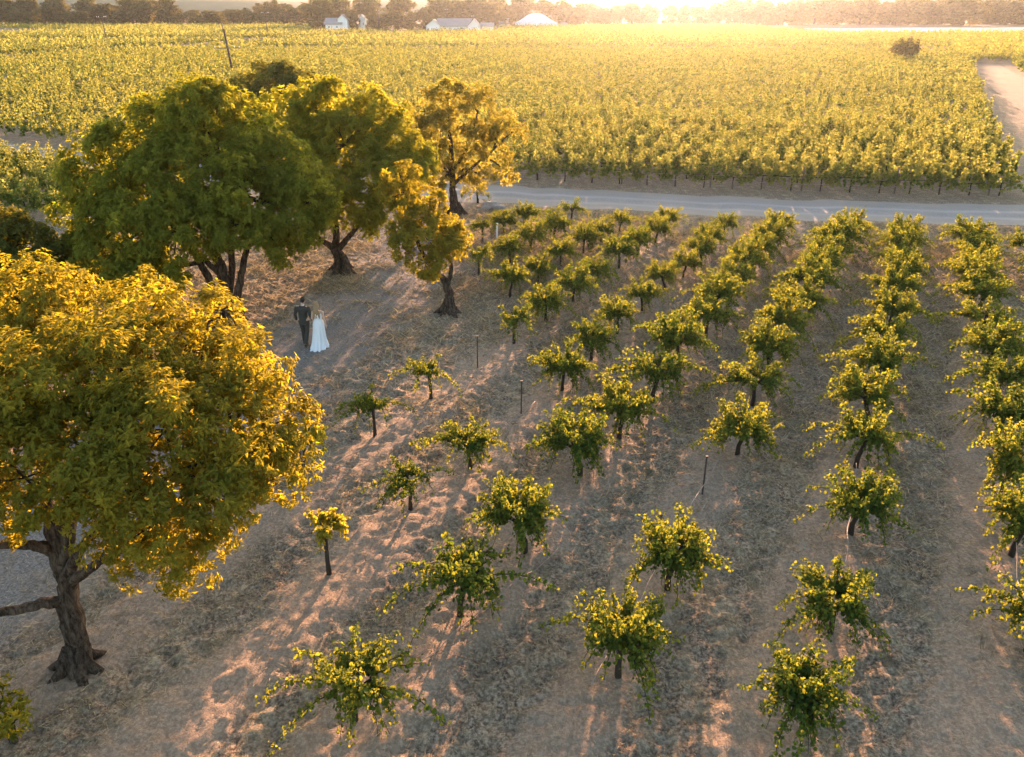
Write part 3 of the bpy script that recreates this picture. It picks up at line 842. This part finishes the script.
def vines_stuff(name, label, P, slopes, dist):
    mb = MB(); tb = MB()
    for (lo, hi, ns, per, ls, w) in ((0, 78, 30, 12, .19, 1.8), (78, 120, 18, 9, .27, 1.8), (120, 200, 12, 6, .38, 1.9), (200, 900, 7, 4, .62, 2.4)):
        sel = np.where((dist >= lo) & (dist < hi))[0]
        if not len(sel): continue
        protos = [trellis_mesh(600 + lo + q, ns, per, ls, w) for q in range(8)]
        which = rng.integers(0, 8, len(sel))
        for q in range(8):
            s_ = sel[which == q]
            if not len(s_): continue
            C, Nn, A, Sz, T = protos[q]
            ang = np.arctan(slopes[s_]) + np.where(rng.random(len(s_)) < .5, np.pi, 0); ca, sa = np.cos(ang)[:, None], np.sin(ang)[:, None]
            sc = rng.uniform(.85, 1.15, (len(s_), 1))
            rot = lambda v: np.stack([v[None, :, 0] * ca - v[None, :, 1] * sa, v[None, :, 0] * sa + v[None, :, 1] * ca, np.broadcast_to(v[None, :, 2], (len(s_), len(v)))], -1)
            W = rot(C) * np.array((1, 1, 0)) + np.stack([0 * sc * C[None, :, 2] + P[s_, 0:1], 0 * sc * C[None, :, 2] + P[s_, 1:2], sc * C[None, :, 2]], -1)
            rep = len(s_)
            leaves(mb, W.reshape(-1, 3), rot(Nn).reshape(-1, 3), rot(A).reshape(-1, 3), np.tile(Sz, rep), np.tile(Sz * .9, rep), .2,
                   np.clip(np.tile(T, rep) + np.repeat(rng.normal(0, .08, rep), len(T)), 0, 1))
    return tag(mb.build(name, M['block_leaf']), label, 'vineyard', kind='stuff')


P = cand[rest]
vines_stuff('vineyard_rows', 'golden backlit mass of trellised vines filling the big block beyond the road', P, P[:, 4], D[rest])

# block right of the dirt track and the block beyond the cross track
def block(name, label, origin, du, dr, nu, nr, step_u, step_r, lim=None):
    a, b_ = np.meshgrid(np.arange(nu) * step_u, np.arange(nr) * step_r)
    X = origin[0] + a * du[0] + b_ * dr[0]; Y = origin[1] + a * du[1] + b_ * dr[1]
    X, Y = X.ravel(), Y.ravel()
    px = 512 + F * X / (Y * math.cos(PIT) + (CH - 1) * math.sin(PIT))
    k = (px > -60) & (px < 1100)
    if lim is not None: k &= lim(X, Y)
    X, Y = X[k], Y[k]
    return vines_stuff(name, label, np.stack([X, Y], 1), np.full(len(X), dr[1] / dr[0]), np.hypot(X, Y))


block('vineyard_rows', 'narrow strip of golden vines right of the dirt track at the frame edge', (90.5, 151), (-.42, -.907), (.955, -.296), 46, 16, 1.8, 2.2, lambda X, Y: (Y > 70))
block('vineyard_rows', 'greener vines beyond the cross track at the upper right', (86, 162), (.45, .893), (.98, -.12), 85, 110, 2.5, 2.0, lambda X, Y: (Y > 158) & (Y < 298) & (X > 86 + (Y - 162) * .5))
# small block left of the driveway: vines one by one
k = 0
for i in range(6):
    for j in range(9):
        px0, py0 = G(4, 172)
        x = -37.5 + j * 1.75 * .94 + i * 1.2; y = 57.2 - j * 1.75 * .36 - i * 2.5
        q = project(x, y, 1.0)
        if -14 < q[0] < 72 and y < fedge(x) - 8.2:
            o = empty('trellis_vine', (x, y, 0), math.atan(-.38)); o.scale = (.92, .92, random.uniform(.8, .92))
            tag(o, '%s vine from the left, %s row of the small block left of big tree' % (nth(j + 1), nth(i + 1)), 'trellis vine', 'trellised vines of the small block at the left')
            ms = random.choice(TV); link('trunk', ms[0], o); link('foliage', ms[1], o); k += 1

# posts of the front trellis row, its wire and the white brace at the corner
pk = 0
for x in np.arange(28.6, 0, -5.4):
    y = float(fedge(x)) + .3; mb = MB()
    tube(mb, [(x, y, -.2), (x, y, 1.0), (x, y, 1.55)], [.05, .05, .045], 7); box(mb, (x, y, 1.2), (.09, .5, .05), .3); pk += 1
    tag(mb.build('trellis_post', M['post']), '%s wooden trellis post from the dirt track along the front vine row' % nth(pk), 'post', 'posts of the front trellis row')
for z_, nm in ((.45, 'lower drip line wire strung along the front trellis row by the road'), (.8, 'upper cordon wire strung along the front trellis row by the road')):
    mb = MB(); xs_ = np.arange(30, -45, -1.5); tube(mb, np.stack([xs_, fedge(xs_) + .22, np.full(len(xs_), z_)], 1), .012, 4)
    tag(mb.build('trellis_wire', M['hose']), nm, 'wire')
x, y = 30.6, float(fedge(30.6)) + .1
mb = MB(); tube(mb, [(x + .9, y - .5, 0), (x + .5, y - .2, .55), (x, y, 1.3)], [.035, .035, .03], 6)
tag(mb.build('brace_post', M['plastic']), 'white slanting brace at the corner of the block by the road', 'post')

# ------------------------------------------------------------------ far trees
def lobset(seed, n, w, h):
    r = np.random.default_rng(seed); L_ = []
    for k in range(n):
        a = r.uniform(0, 6.28); d = r.uniform(0, .55) * w; z = r.uniform(.12, .82) * h
        sh = 1 - .5 * abs(z / h - .45)
        L_.append(((math.cos(a) * d * sh, math.sin(a) * d * sh, z), r.uniform(.26, .42) * w * np.array((1, 1, .85))))
    L_.append(((0, 0, h * .8), .34 * w * np.ones(3)))
    return L_


FARV = []
for k in range(7):
    cme, tw = crown(lobset(700 + k, 11, 5.0 + (k % 3) * .6, 11), 1.15, .30, 6, .9, .6, 'far_leaf', .9, seed=800 + k, mesh_only=True, inner=.2, tuft=.8, nlt=6)
    lm = limbs_mesh([([(0, 0, -.3), (.1, 0, 2.5), (0, .2, 6)], .38, .15)] + [([(0, 0, 2.4 + q * .5), (math.cos(q * 2.1) * 1.2, math.sin(q * 2.1) * 1.2, 4.4 + q * .4), (math.cos(q * 2.1) * 2.6, math.sin(q * 2.1) * 2.6, 6.5)], .16, .06) for q in range(3)], [], .02, 2)
    FARV.append((lm.build('trunk', M['bark'], mesh_only=True, smooth=True), cme))


def far_tree(px, Y, h, w, label, group, v=None):
    x = (px - 512) / F * (Y * math.cos(PIT) + CH * math.sin(PIT))
    o = empty('far_tree', (x, Y, 0), random.uniform(0, 6.28)); o.scale = (w / 11.5, w / 11.5, h / 12.0)
    tag(o, label, 'tree', group)
    ms = FARV[v if v is not None else random.randrange(7)]
    link('trunk', ms[0], o); link('crown', ms[1], o)


HT = lambda h: 'tall' if h > 13.4 else ('low' if h < 9 else 'rounded')
n = 0
px = -18.0
while px < 318:                                        # left tree line
    n += 1
    h = random.choice((10.5, 12, 13.5, 14.5, 12.5)); w = h * random.uniform(1.15, 1.5); h *= random.choice((.6, .8, 1, 1, 1.1)); Y = 425 + random.uniform(-14, 22)
    if 175 < px < 212: h *= .62; w *= .8
    far_tree(px, Y, h, w, '%s far tree, %s from the left in the tree line above the left fields' % (HT(h), nth(n)), 'trees of the far left tree line')
    px += random.uniform(8, 14)
n = 0
for (px, Y, h, w) in [(322, 372, 14, 13), (341, 388, 15, 14), (352, 352, 9, 7), (374, 350, 7.5, 8), (372, 392, 16, 14), (386, 352, 7, 8), (398, 354, 8, 8), (402, 400, 15, 13), (412, 356, 7.5, 8),
                      (424, 362, 9, 9), (440, 385, 14, 14), (458, 372, 12, 12), (476, 366, 14, 13), (490, 356, 11, 11), (500, 392, 15, 14), (520, 410, 14, 13), (541, 404, 13, 13), (562, 402, 12, 12), (578, 408, 11, 11)]:
    n += 1
    far_tree(px, Y, h, w * 1.4, '%s far tree, %s from the left in the clump around the white barns and tent' % (HT(h), nth(n)), 'trees around the far farm buildings')
n = 0
for px in (592, 604, 617, 632, 650, 668, 684, 700, 716):
    n += 1; h = random.uniform(8.5, 11)
    far_tree(px, 420 + random.uniform(0, 25), h, h * 1.35, 'hazy low far tree under the sun, %s from the left right of the tent' % nth(n), 'low far trees under the sun')
n = 0; px = 730.0
while px < 1050:
    n += 1; h = random.uniform(11.5, 13.5) if px < 900 else random.uniform(11, 15)
    far_tree(px, 432 + random.uniform(-8, 26), h, h * random.uniform(1.2, 1.5), '%s dark tree of the far wood, %s from the left end by the sun' % (HT(h), nth(n)), 'trees of the far right wood')
    px += random.uniform(9, 14)
for (px, py, lab) in ((298, 29, 'small round brown bush, left of two in the far left field'), (314, 30, 'small flat brown bush, right of two in the far left field')):
    tree('shrub', lab, (px, py), [(px, py - 3, 3.4, 0), (px + 4, py - 2.5, 2.6, 0)], [([(px, py, 0), (px, py - 2, 0)], .15, .08)], .2, (.6, .4), .8, 1.0, 4, 'far_leaf', 30 + px, nlt=6, tuft=.5, cat='bush')

# ------------------------------------------------------------------ utility poles
def pole(px, py, top, lab, r=.15, lean=0.0, arms=1, armz=.93, armw=1.2):
    x, y = G(px, py); h = at(px, top, y)[2]
    o = empty('utility_pole', (x, y, 0)); tag(o, lab, 'utility pole', 'utility poles in the fields')
    lx = lean * h
    mb = MB(); tube(mb, [(0, 0, -.5), (lx * .5, 0, h * .5), (lx, 0, h)], [r, r * .85, r * .7], 9); mb.build('post', M['pole'], o, smooth=True)
    for q in range(arms):
        z = h * (armz - .08 * q); mb = MB(); box(mb, (lx * armz, -r, z), (armw * 2, .12, .14), .15); c = mb.build('crossarm', M['post'], o)
        mb = MB()
        for s in (-.92, -.55, .55, .92): tube(mb, [(lx * armz + s * armw, -r + s * armw * .15, z + .07), (lx * armz + s * armw, -r + s * armw * .15, z + .28)], [.06, .05], 6)
        mb.build('insulators', M['plastic'], c)
    return o, (x + lx, y, h)


o, pt = pole(234, 78, 29, 'weathered leaning pole with a broken low crossarm behind the big tree', .20, -.085, 1, .62, 1.9)
mb = MB(); tube(mb, [(-.085 * pt[2] - .05, -.05, pt[2] - .3), (-.095 * pt[2] - .1, -.05, pt[2] + .9)], [.09, .08], 6); mb.build('top_pin', M['post'], o)
pole(108, 47, 15, 'thin dark pole with one crossarm in the far left field', .15, -.03)
pole(268, 38, 11, 'faint far pole with one crossarm left of the brown bushes', .15, 0)
pole(379, 32, 10, 'pale thin pole in front of the trees between the white buildings', .16, 0, 1, .97, .7)
pole(447, 31, 9, 'thin pole with a small top fitting behind the white barn', .15, 0, 1, .97, .6)
pole(473, 32, 16, 'short thin pole right of the white barn roof', .14, 0, 1, .97, .5)

# ------------------------------------------------------------------ farm buildings and marquee
def gable(o, cx, cy, w, d, hw, hr, rz, along_x=True, win=True):
    """walls and a pitched roof with eaves as two parts"""
    ca, sa = math.cos(rz), math.sin(rz)
    T = lambda v: np.array([(cx + x * ca - y * sa, cy + x * sa + y * ca, z) for x, y, z in v])
    a, b_ = w / 2, d / 2
    mb = MB()
    if along_x:
        V = [(-a, -b_, 0), (a, -b_, 0), (a, b_, 0), (-a, b_, 0), (-a, -b_, hw), (a, -b_, hw), (a, b_, hw), (-a, b_, hw), (-a, 0, hr), (a, 0, hr)]
        mb.add(T(V), [(0, 1, 5, 4), (2, 3, 7, 6), (1, 2, 6, 5), (3, 0, 4, 7)]); mb.add(T(V), [(4, 7, 8), (6, 5, 9)])
        e = .5; sl = (hr - hw) / b_
        Rf = [(-a - e, -b_ - e, hw - sl * e), (a + e, -b_ - e, hw - sl * e), (a + e, 0, hr), (-a - e, 0, hr), (a + e, b_ + e, hw - sl * e), (-a - e, b_ + e, hw - sl * e)]
        faces = [(0, 1, 2, 3), (3, 2, 4, 5)]
    else:
        V = [(-a, -b_, 0), (a, -b_, 0), (a, b_, 0), (-a, b_, 0), (-a, -b_, hw), (a, -b_, hw), (a, b_, hw), (-a, b_, hw), (0, -b_, hr), (0, b_, hr)]
        mb.add(T(V), [(0, 1, 5, 4), (2, 3, 7, 6), (1, 2, 6, 5), (3, 0, 4, 7)]); mb.add(T(V), [(5, 8, 4), (7, 9, 6)])
        e = .5; sl = (hr - hw) / a
        Rf = [(-a - e, -b_ - e, hw - sl * e), (-a - e, b_ + e, hw - sl * e), (0, b_ + e, hr), (0, -b_ - e, hr), (a + e, b_ + e, hw - sl * e), (a + e, -b_ - e, hw - sl * e)]
        faces = [(0, 3, 2, 1), (3, 5, 4, 2)]
    mb.build('wall', M['white'], o)
    up = np.array((0, 0, .22)); V2 = np.concatenate([T(Rf) + (0, 0, .05), T(Rf) + up])
    mb = MB(); q = [tuple(f) for f in faces] + [tuple(i + 6 for i in f)[::-1] for f in faces] + [(0, 1, 7, 6), (3, 0, 6, 9), (2, 1, 7, 8) if along_x else (2, 1, 7, 8), (4, 5, 11, 10)]
    mb.add(V2, q); mb.build('roof', M['roof'], o)
    if win:
        for s in (-.28, .22):
            mb = MB(); p_ = T([(s * w, -b_ - .03, hw * .55)])[0]; box(mb, p_, (w * .09, .08, hw * .3), rz); f_ = mb.build('window', M['white'], o)
            mb = MB(); p2 = T([(s * w, -b_ - .085, hw * .55)])[0]; box(mb, p2, (w * .075, .05, hw * .25), rz); mb.build('pane', M['glass'], f_)


x, y = G(455, 32)
o = tag(empty('barn', (x, y, 0)), 'long white barn with grey roof and gabled ends left of the tent', 'barn')
gable(o, 0, 0, 12.5, 8, 2.4, 4.7, 0, True); gable(o, -7.9, -.8, 5.2, 9.6, 2.4, 4.4, 0, False, False); gable(o, 7.6, -.8, 4.4, 9.6, 2.4, 4.7, 0, False, False)
o = tag(empty('shed', (x + 12.6, y - .5, 0)), 'small low white shed against the right end of the long barn', 'shed')
gable(o, 0, 0, 4.4, 5, 2.2, 3.2, 0, True, True)
x, y = G(338, 30.5)
o = tag(empty('farmhouse', (x, y, 0)), 'pale blue-white farmhouse with a stepped grey roof, leftmost building', 'house')
gable(o, -1.0, 0, 6.4, 7, 2.6, 4.6, 0, True); gable(o, 2.6, 1.2, 3.8, 8, 4.4, 6.0, 0, False, False)
x, y = G(363, 30)
o = tag(empty('water_tower_house', (x, y, 0)), 'narrow tall white outbuilding between dark trees right of the farmhouse', 'outbuilding')
gable(o, 0, 0, 2.8, 4, 4.3, 5.8, 0, False, True)
x, y = G(501, 29)
o = tag(empty('shed', (x, y, 0)), 'low grey-roofed shed half hidden just left of the white tent', 'shed')
gable(o, 0, 0, 6.0, 6, 2.2, 4.2, 0, True, True)
# marquee: straight valance, concave peaked roof
x, y = G(536, 28)
o = tag(empty('marquee_tent', (x, y, 0)), 'large white marquee tent with a peaked roof in front of the hazy trees', 'tent')
prof_ = [(1.0, 2.3), (.82, 2.9), (.62, 4.0), (.42, 5.3), (.24, 6.0), (.12, 6.15)]
hw_, hd_ = 9.4, 6.0; V = []
for s, z in prof_:
    inx = .9
    V += [(-hw_ * s, -hd_ * s, z), (hw_ * s, -hd_ * s, z), (hw_ * s, hd_ * s, z), (-hw_ * s, hd_ * s, z)]
q = [(i * 4 + j, i * 4 + (j + 1) % 4, (i + 1) * 4 + (j + 1) % 4, (i + 1) * 4 + j) for i in range(len(prof_) - 1) for j in range(4)] + [(20, 21, 22, 23)]
mb = MB(); mb.add(V, q); mb.build('roof', M['canvas'], o)
mb = MB()
for (cx, cy, sx, sy) in ((0, -hd_ + .05, hw_ * 2 - .1, .06), (0, hd_ - .05, hw_ * 2 - .1, .06), (-hw_ + .05, 0, .06, hd_ * 2 - .3), (hw_ - .05, 0, .06, hd_ * 2 - .3)): box(mb, (cx, cy, 1.14), (sx, sy, 2.28))
mb.build('side_wall', M['canvas'], o)
for sx in (-1, 1):
    mb = MB(); tube(mb, [(sx * hw_ * 1.12, -hd_ * 1.1, 0), (sx * hw_ * .99, -hd_ * .99, 2.35)], .03, 4); mb.build('guy_rope', M['post'], o)
mb = MB(); box(mb, (0, 0, 1.1), (3.2, 2.6, 2.2)); box(mb, (0, 0, 2.27), (3.5, 2.9, .14))
kx = tag(mb.build('kiosk', M['roof']), 'small grey box cabin just right of the white tent', 'cabin'); kx.location = (x + 12.2, y - 1, 0)

# ------------------------------------------------------------------ the couple
M['skin'] = plain('skin', (.52, .33, .24), .55, .08, 20)
M['suit'] = plain('dark green grey suit', (.05, .047, .039), .85, .25, 30)
M['shoe'] = plain('brown leather', (.06, .035, .022), .5, .2)
M['shirt'] = plain('white shirt', (.75, .74, .72), .7, .05)
M['brown_hair'] = plain('dark hair', (.025, .017, .012), .5, .3, 60)
M['blond_hair'] = plain('blond hair', (.36, .23, .115), .5, .45, 45)
M['lace'] = plain('white lace', (.8, .79, .8), .8, .1, 40, .4)
M['eye'] = plain('eye', (.7, .68, .65), .3, .05)


def fuse(mb, voxel, name, m, parent, it=2):
    me = mb.build('shape', None, mesh_only=True)
    t = link('shape', me)
    md = t.modifiers.new('r', 'REMESH'); md.mode = 'VOXEL'; md.voxel_size = voxel
    sm = t.modifiers.new('s', 'SMOOTH'); sm.iterations = it; sm.factor = .5
    dg = bpy.context.evaluated_depsgraph_get()
    res = bpy.data.meshes.new_from_object(t.evaluated_get(dg)); res.name = name
    bpy.data.objects.remove(t); bpy.data.meshes.remove(me)
    res.polygons.foreach_set('use_smooth', np.ones(len(res.polygons), bool))
    res.materials.clear(); res.materials.append(m)
    return link(name, res, parent)


def hand(mb, w, d, side, curl=.5):
    """palm, four unequal bent fingers and a thumb that leaves the side of the palm; d points along the forearm"""
    w = np.asarray(w, float); d = unit(np.asarray(d, float)); fwd = np.array((0, 1., 0)); fwd = unit(fwd - d * np.dot(fwd, d)); inn = np.cross(d, fwd) * side
    inn = inn if inn[0] * side < 0 else -inn
    tube(mb, [w - d * .02, w + d * .03, w + d * .085], [.026, .033, .034], 8)
    for k, (o, l) in enumerate(((.028, .072), (.010, .082), (-.010, .076), (-.028, .058))):
        b = w + d * .08 + fwd * o
        tube(mb, [b, b + d * l * .4 + inn * .004, b + d * l * .75 + inn * l * .35 * curl, b + d * l * .92 + inn * l * .75 * curl], [.0105, .0098, .009, .008], 6)
    b = w + d * .025 + fwd * .03
    tube(mb, [b, b + d * .025 + fwd * .022, b + d * .052 + fwd * .026 + inn * .012], [.0125, .0115, .0095], 6)


def head(mb, c, tilt):
    c = np.asarray(c, float); X = np.array((math.cos(tilt), 0, -math.sin(tilt))); Z = np.array((math.sin(tilt), 0, math.cos(tilt))); Yv = np.array((0, 1., 0))
    P = lambda x, y, z: c + X * x + Yv * y + Z * z
    ball(mb, P(0, -.008, .022), (.074, .094, .096), 16, 12); ball(mb, P(0, .022, -.045), (.058, .066, .075), 14, 10)
    tube(mb, [P(0, .085, .02), P(0, .10, -.008), P(0, .112, -.026), P(0, .085, -.036)], [.009, .012, .016, .01], 6)
    for s in (-1, 1):
        ball(mb, P(s * .076, -.008, -.008), (.010, .022, .034), 8, 6); ball(mb, P(s * .034, .078, .028), (.022, .014, .008), 8, 5)
    ball(mb, P(0, .083, -.064), (.026, .012, .008), 8, 5); ball(mb, P(0, .07, -.098), (.024, .022, .018), 8, 6)
    return P


def limb(mb, *a):
    for i in range(0, len(a), 2): tube(mb, a[i], a[i + 1], 12)


gx_, gy_ = G(306.5, 345.5)
man = tag(empty('person', (gx_, gy_, gz(gx_, gy_)), -.12), 'man in a dark suit walking away on the driveway, head tilted to the bride', 'person'); man.scale = (.95,) * 3
mb = MB()
P = head(mb, (.035, .03, 1.665), .14)
tube(mb, [(0, 0, 1.40), (.01, .005, 1.50), (.025, .02, 1.60)], [.075, .058, .056], 12)
tube(mb, [(0, 0, .90), (0, 0, .98), (0, .01, 1.12), (0, .01, 1.28), (0, 0, 1.40), (0, 0, 1.46)], [.13, .15, .135, .15, .14, .08], 14)
for s in (-1, 1): ball(mb, (s * .085, 0, .95), (.10, .12, .13), 12, 8); ball(mb, (s * .12, .01, 1.34), (.10, .10, .12), 12, 8)
AL = [(-.16, 0, 1.42), (-.225, -.01, 1.38), (-.275, -.04, 1.15), (-.285, .04, .90)]; AR = [(.16, 0, 1.42), (.225, -.01, 1.38), (.27, -.05, 1.15), (.30, .03, .93)]
for q in (AL, AR): limb(mb, q, [.06, .062, .046, .03])
hand(mb, AL[-1], (-.02, .1, -.25), -1); hand(mb, AR[-1], (.12, .06, -.25), 1, .9)
LL = [(-.095, 0, .93), (-.095, .10, .52), (-.09, .10, .10)]; LR = [(.095, 0, .93), (.09, -.02, .50), (.085, -.22, .13)]
for q, fz in ((LL, 0), (LR, .03)):
    limb(mb, q, [.088, .06, .04]); a = np.array(q[-1]); limb(mb, [a + (0, -.04, -.05), a + (0, .06, -.06), a + (0, .17, -.075)], [.042, .042, .03])
fuse(mb, .0065, 'body', M['skin'], man)
for s in (-1, 1):
    mb = MB(); ball(mb, P(s * .034, .074, .012), (.014, .014, .011), 8, 6); mb.build('eye', M['eye'], man, smooth=True)
mb = MB()
tube(mb, [(0, -.01, .80), (0, -.005, .92), (0, .005, 1.10), (0, .01, 1.28), (0, 0, 1.42), (0, 0, 1.475)], [.175, .17, .152, .168, .165, .085], 18)
for s in (-1, 1): ball(mb, (s * .12, 0, 1.34), (.10, .115, .115), 12, 8); ball(mb, (s * .075, -.01, .88), (.115, .14, .13), 12, 8)
for q in (AL, AR): limb(mb, [np.array(q[0]), q[1], q[2], np.array(q[3]) + (0, 0, .015)], [.062, .068, .058, .044])
fuse(mb, .012, 'jacket', M['suit'], man)
mb = MB()
for q in (LL, LR): limb(mb, [q[0], q[1], np.array(q[2]) + (0, -.005, -.01)], [.108, .08, .066])
ball(mb, (0, 0, .93), (.17, .13, .10), 14, 8)
fuse(mb, .012, 'trousers', M['suit'], man)
for q in (LL, LR):
    a = np.array(q[-1]); mb = MB(); limb(mb, [a + (0, -.06, -.055), a + (0, .05, -.06), a + (0, .13, -.068), a + (0, .20, -.078)], [.045, .05, .046, .028])
    fuse(mb, .008, 'shoe', M['shoe'], man)
mb = MB(); tube(mb, [(.004, .002, 1.45), (.012, .008, 1.50), (.016, .012, 1.525)], [.060, .060, .058], 14); mb.build('shirt_collar', M['shirt'], man, smooth=True)
mb = MB(); ball(mb, P(0, -.022, .045), (.084, .098, .092), 16, 12, .05); ball(mb, P(0, -.05, -.01), (.074, .068, .07), 14, 10, .05); ball(mb, P(0, .03, .095), (.066, .06, .035), 10, 8, .1)
fuse(mb, .010, 'hair', M['brown_hair'], man, 1)

bx_, by_ = G(321, 346.5)
bride = tag(empty('person', (bx_, by_, gz(bx_, by_)), -.1), 'bride in long white strapless dress with long blond hair beside the man in a suit', 'person'); bride.scale = (.96,) * 3
mb = MB()
P = head(mb, (-.045, .04, 1.545), -.16)
tube(mb, [(0, 0, 1.30), (-.015, .005, 1.39), (-.035, .025, 1.48)], [.06, .045, .044], 12)
tube(mb, [(0, 0, .86), (0, 0, .95), (0, .01, 1.06), (0, .01, 1.2), (0, 0, 1.30), (0, 0, 1.345)], [.13, .15, .105, .125, .115, .07], 14)
for s in (-1, 1): ball(mb, (s * .09, .01, 1.25), (.08, .085, .10), 12, 8); ball(mb, (s * .08, 0, .90), (.10, .12, .12), 12, 8)
hx_ = (gx_ - bx_) + .30 * math.cos(-.12) + .03; AL = [(-.13, 0, 1.315), (-.175, -.01, 1.28), (-.205, -.06, 1.06), (-.15, .04, .93)]
AR = [(.13, 0, 1.315), (.18, -.01, 1.28), (.225, -.05, 1.05), (.245, .02, .82)]
for q in (AL, AR): limb(mb, q, [.045, .046, .035, .023])
hand(mb, AL[-1], (-.10, .06, -.20), -1, .9); hand(mb, AR[-1], (.03, .05, -.25), 1)
for s, fy in ((-1, .12), (1, -.12)):
    limb(mb, [(s * .085, 0, .88), (s * .08, fy * .6, .48), (s * .075, fy, .09)], [.085, .055, .035]); limb(mb, [(s * .075, fy - .03, .05), (s * .075, fy + .06, .04), (s * .075, fy + .15, .03)], [.034, .034, .024])
fuse(mb, .0065, 'body', M['skin'], bride)
for s in (-1, 1):
    mb = MB(); ball(mb, P(s * .032, .074, .012), (.013, .013, .010), 8, 6); mb.build('eye', M['eye'], bride, smooth=True)
mb = MB(); th = np.linspace(0, 2 * np.pi, 72, endpoint=False); V = []
prof_d = [(1.255, .158, .132, 0, 0), (1.20, .156, .142, 0, 0), (1.10, .136, .128, 0, 0), (1.04, .130, .122, 0, .002), (.95, .175, .165, 0, .004), (.84, .20, .19, -.01, .008), (.65, .20, .20, -.03, .018),
          (.45, .215, .235, -.06, .03), (.25, .24, .29, -.10, .042), (.10, .27, .37, -.16, .05), (.015, .30, .45, -.22, .055)]
for z, rx, ry, oy, fo in prof_d:
    k = 1 + fo / rx * (np.cos(th * 11 + z * 2) + .5 * np.cos(th * 17 + 1)) * .7
    back = np.where(np.sin(th) < 0, 1.0, .75)
    V.append(np.stack([rx * k * np.cos(th), oy * .5 + ry * k * back * np.sin(th), np.full(72, z)], 1))
n_ = len(prof_d); V2 = np.concatenate(V); V3 = V2.copy(); V3[:, :2] *= .955
mb.add(V2, [(i * 72 + (j + 1) % 72, i * 72 + j, (i + 1) * 72 + j, (i + 1) * 72 + (j + 1) % 72) for i in range(n_ - 1) for j in range(72)])
mb.add(np.concatenate([V2[:72], V3[:72]]), [(j, (j + 1) % 72, 72 + (j + 1) % 72, 72 + j) for j in range(72)])
mb.add(V3, [(i * 72 + j, i * 72 + (j + 1) % 72, (i + 1) * 72 + (j + 1) % 72, (i + 1) * 72 + j) for i in range(n_ - 1) for j in range(72)])
mb.add(np.concatenate([V2[-72:], V3[-72:]]), [((j + 1) % 72, j, 72 + j, 72 + (j + 1) % 72) for j in range(72)])
mb.build('dress', M['lace'], bride, smooth=True)
mb = MB(); ball(mb, P(0, -.02, .045), (.086, .102, .090), 16, 12, .04); ball(mb, P(0, -.06, -.03), (.085, .06, .10), 14, 10, .05)
for k in range(15):
    a = -math.pi * (.06 + .88 * k / 14); x0, y0 = .078 * math.cos(a), .03 + .095 * math.sin(a) * .9
    e = np.array((x0 * 1.5, -.115 - .03 * math.sin(k * 2.1), 1.13 + .05 * math.sin(k * 1.7)))
    s0 = P(x0, y0 - .03, 0); t = np.linspace(0, 1, 8)[:, None]
    Q = s0 * (1 - t) + e * t; Q[:, 1] -= .035 * np.sin(t[:, 0] * np.pi); Q[:, 0] += .012 * np.sin(t[:, 0] * 11 + k)
    tube(mb, Q, np.linspace(.026, .012, 8), 6)
fuse(mb, .009, 'hair', M['blond_hair'], bride, 1)


# ------------------------------------------------------------------ air, light, camera
hm = bpy.data.materials.new('haze'); hm.use_nodes = True; nt = hm.node_tree; nt.nodes.clear()
out = nt.nodes.new('ShaderNodeOutputMaterial'); pv = nt.nodes.new('ShaderNodeVolumePrincipled')
pv.inputs['Color'].default_value = (.86, .93, 1, 1); pv.inputs['Density'].default_value = .00007; pv.inputs['Anisotropy'].default_value = .8
nt.links.new(pv.outputs[0], out.inputs['Volume'])
mb = MB(); box(mb, (0, 510, 18), (2700, 1800, 40)); hz = mb.build('haze', hm); tag(hz, 'thin golden evening haze over the whole valley', 'haze', kind='stuff')

w = bpy.data.worlds.new('World'); S.world = w; w.use_nodes = True
nt = w.node_tree; nt.nodes.clear(); out = nt.nodes.new('ShaderNodeOutputWorld'); bg = nt.nodes.new('ShaderNodeBackground')
sky = nt.nodes.new('ShaderNodeTexSky'); sky.sky_type = 'NISHITA'; sky.sun_disc = False
sky.sun_elevation = R(SUN_EL); sky.sun_rotation = R(SUN_AZ); sky.dust_density = 2.0
nt.links.new(sky.outputs[0], bg.inputs['Color']); bg.inputs['Strength'].default_value = .15
nt.links.new(bg.outputs[0], out.inputs['Surface'])
sl = bpy.data.lights.new('sun', 'SUN'); sl.energy = 5.0; sl.angle = R(.53); sl.color = (1.0, .555, .35)
so = link('sun', sl)
d = Vector((-math.sin(R(SUN_AZ)) * math.cos(R(SUN_EL)), -math.cos(R(SUN_AZ)) * math.cos(R(SUN_EL)), -math.sin(R(SUN_EL))))
so.rotation_euler = d.to_track_quat('-Z', 'Y').to_euler(); so.location = (0, 0, 60)

cam = bpy.data.cameras.new('camera'); co_ = link('camera', cam)
cam.sensor_fit = 'HORIZONTAL'; cam.sensor_width = 36; cam.lens = F / 1024 * 36; cam.shift_y = -37 / 1024
cam.clip_start = .2; cam.clip_end = 4000
co_.location = (0, 0, CH); co_.rotation_euler = (math.pi / 2 - PIT, 0, 0)
S.camera = co_
S.view_settings.view_transform = 'Standard'; S.view_settings.look = 'None'; S.view_settings.exposure = 2.3; S.view_settings.gamma = 1
S.render.engine = 'CYCLES'; S.cycles.use_denoising = True
S.cycles.max_bounces = 8; S.cycles.diffuse_bounces = 5; S.cycles.transmission_bounces = 6; S.cycles.volume_bounces = 1; S.cycles.transparent_max_bounces = 8
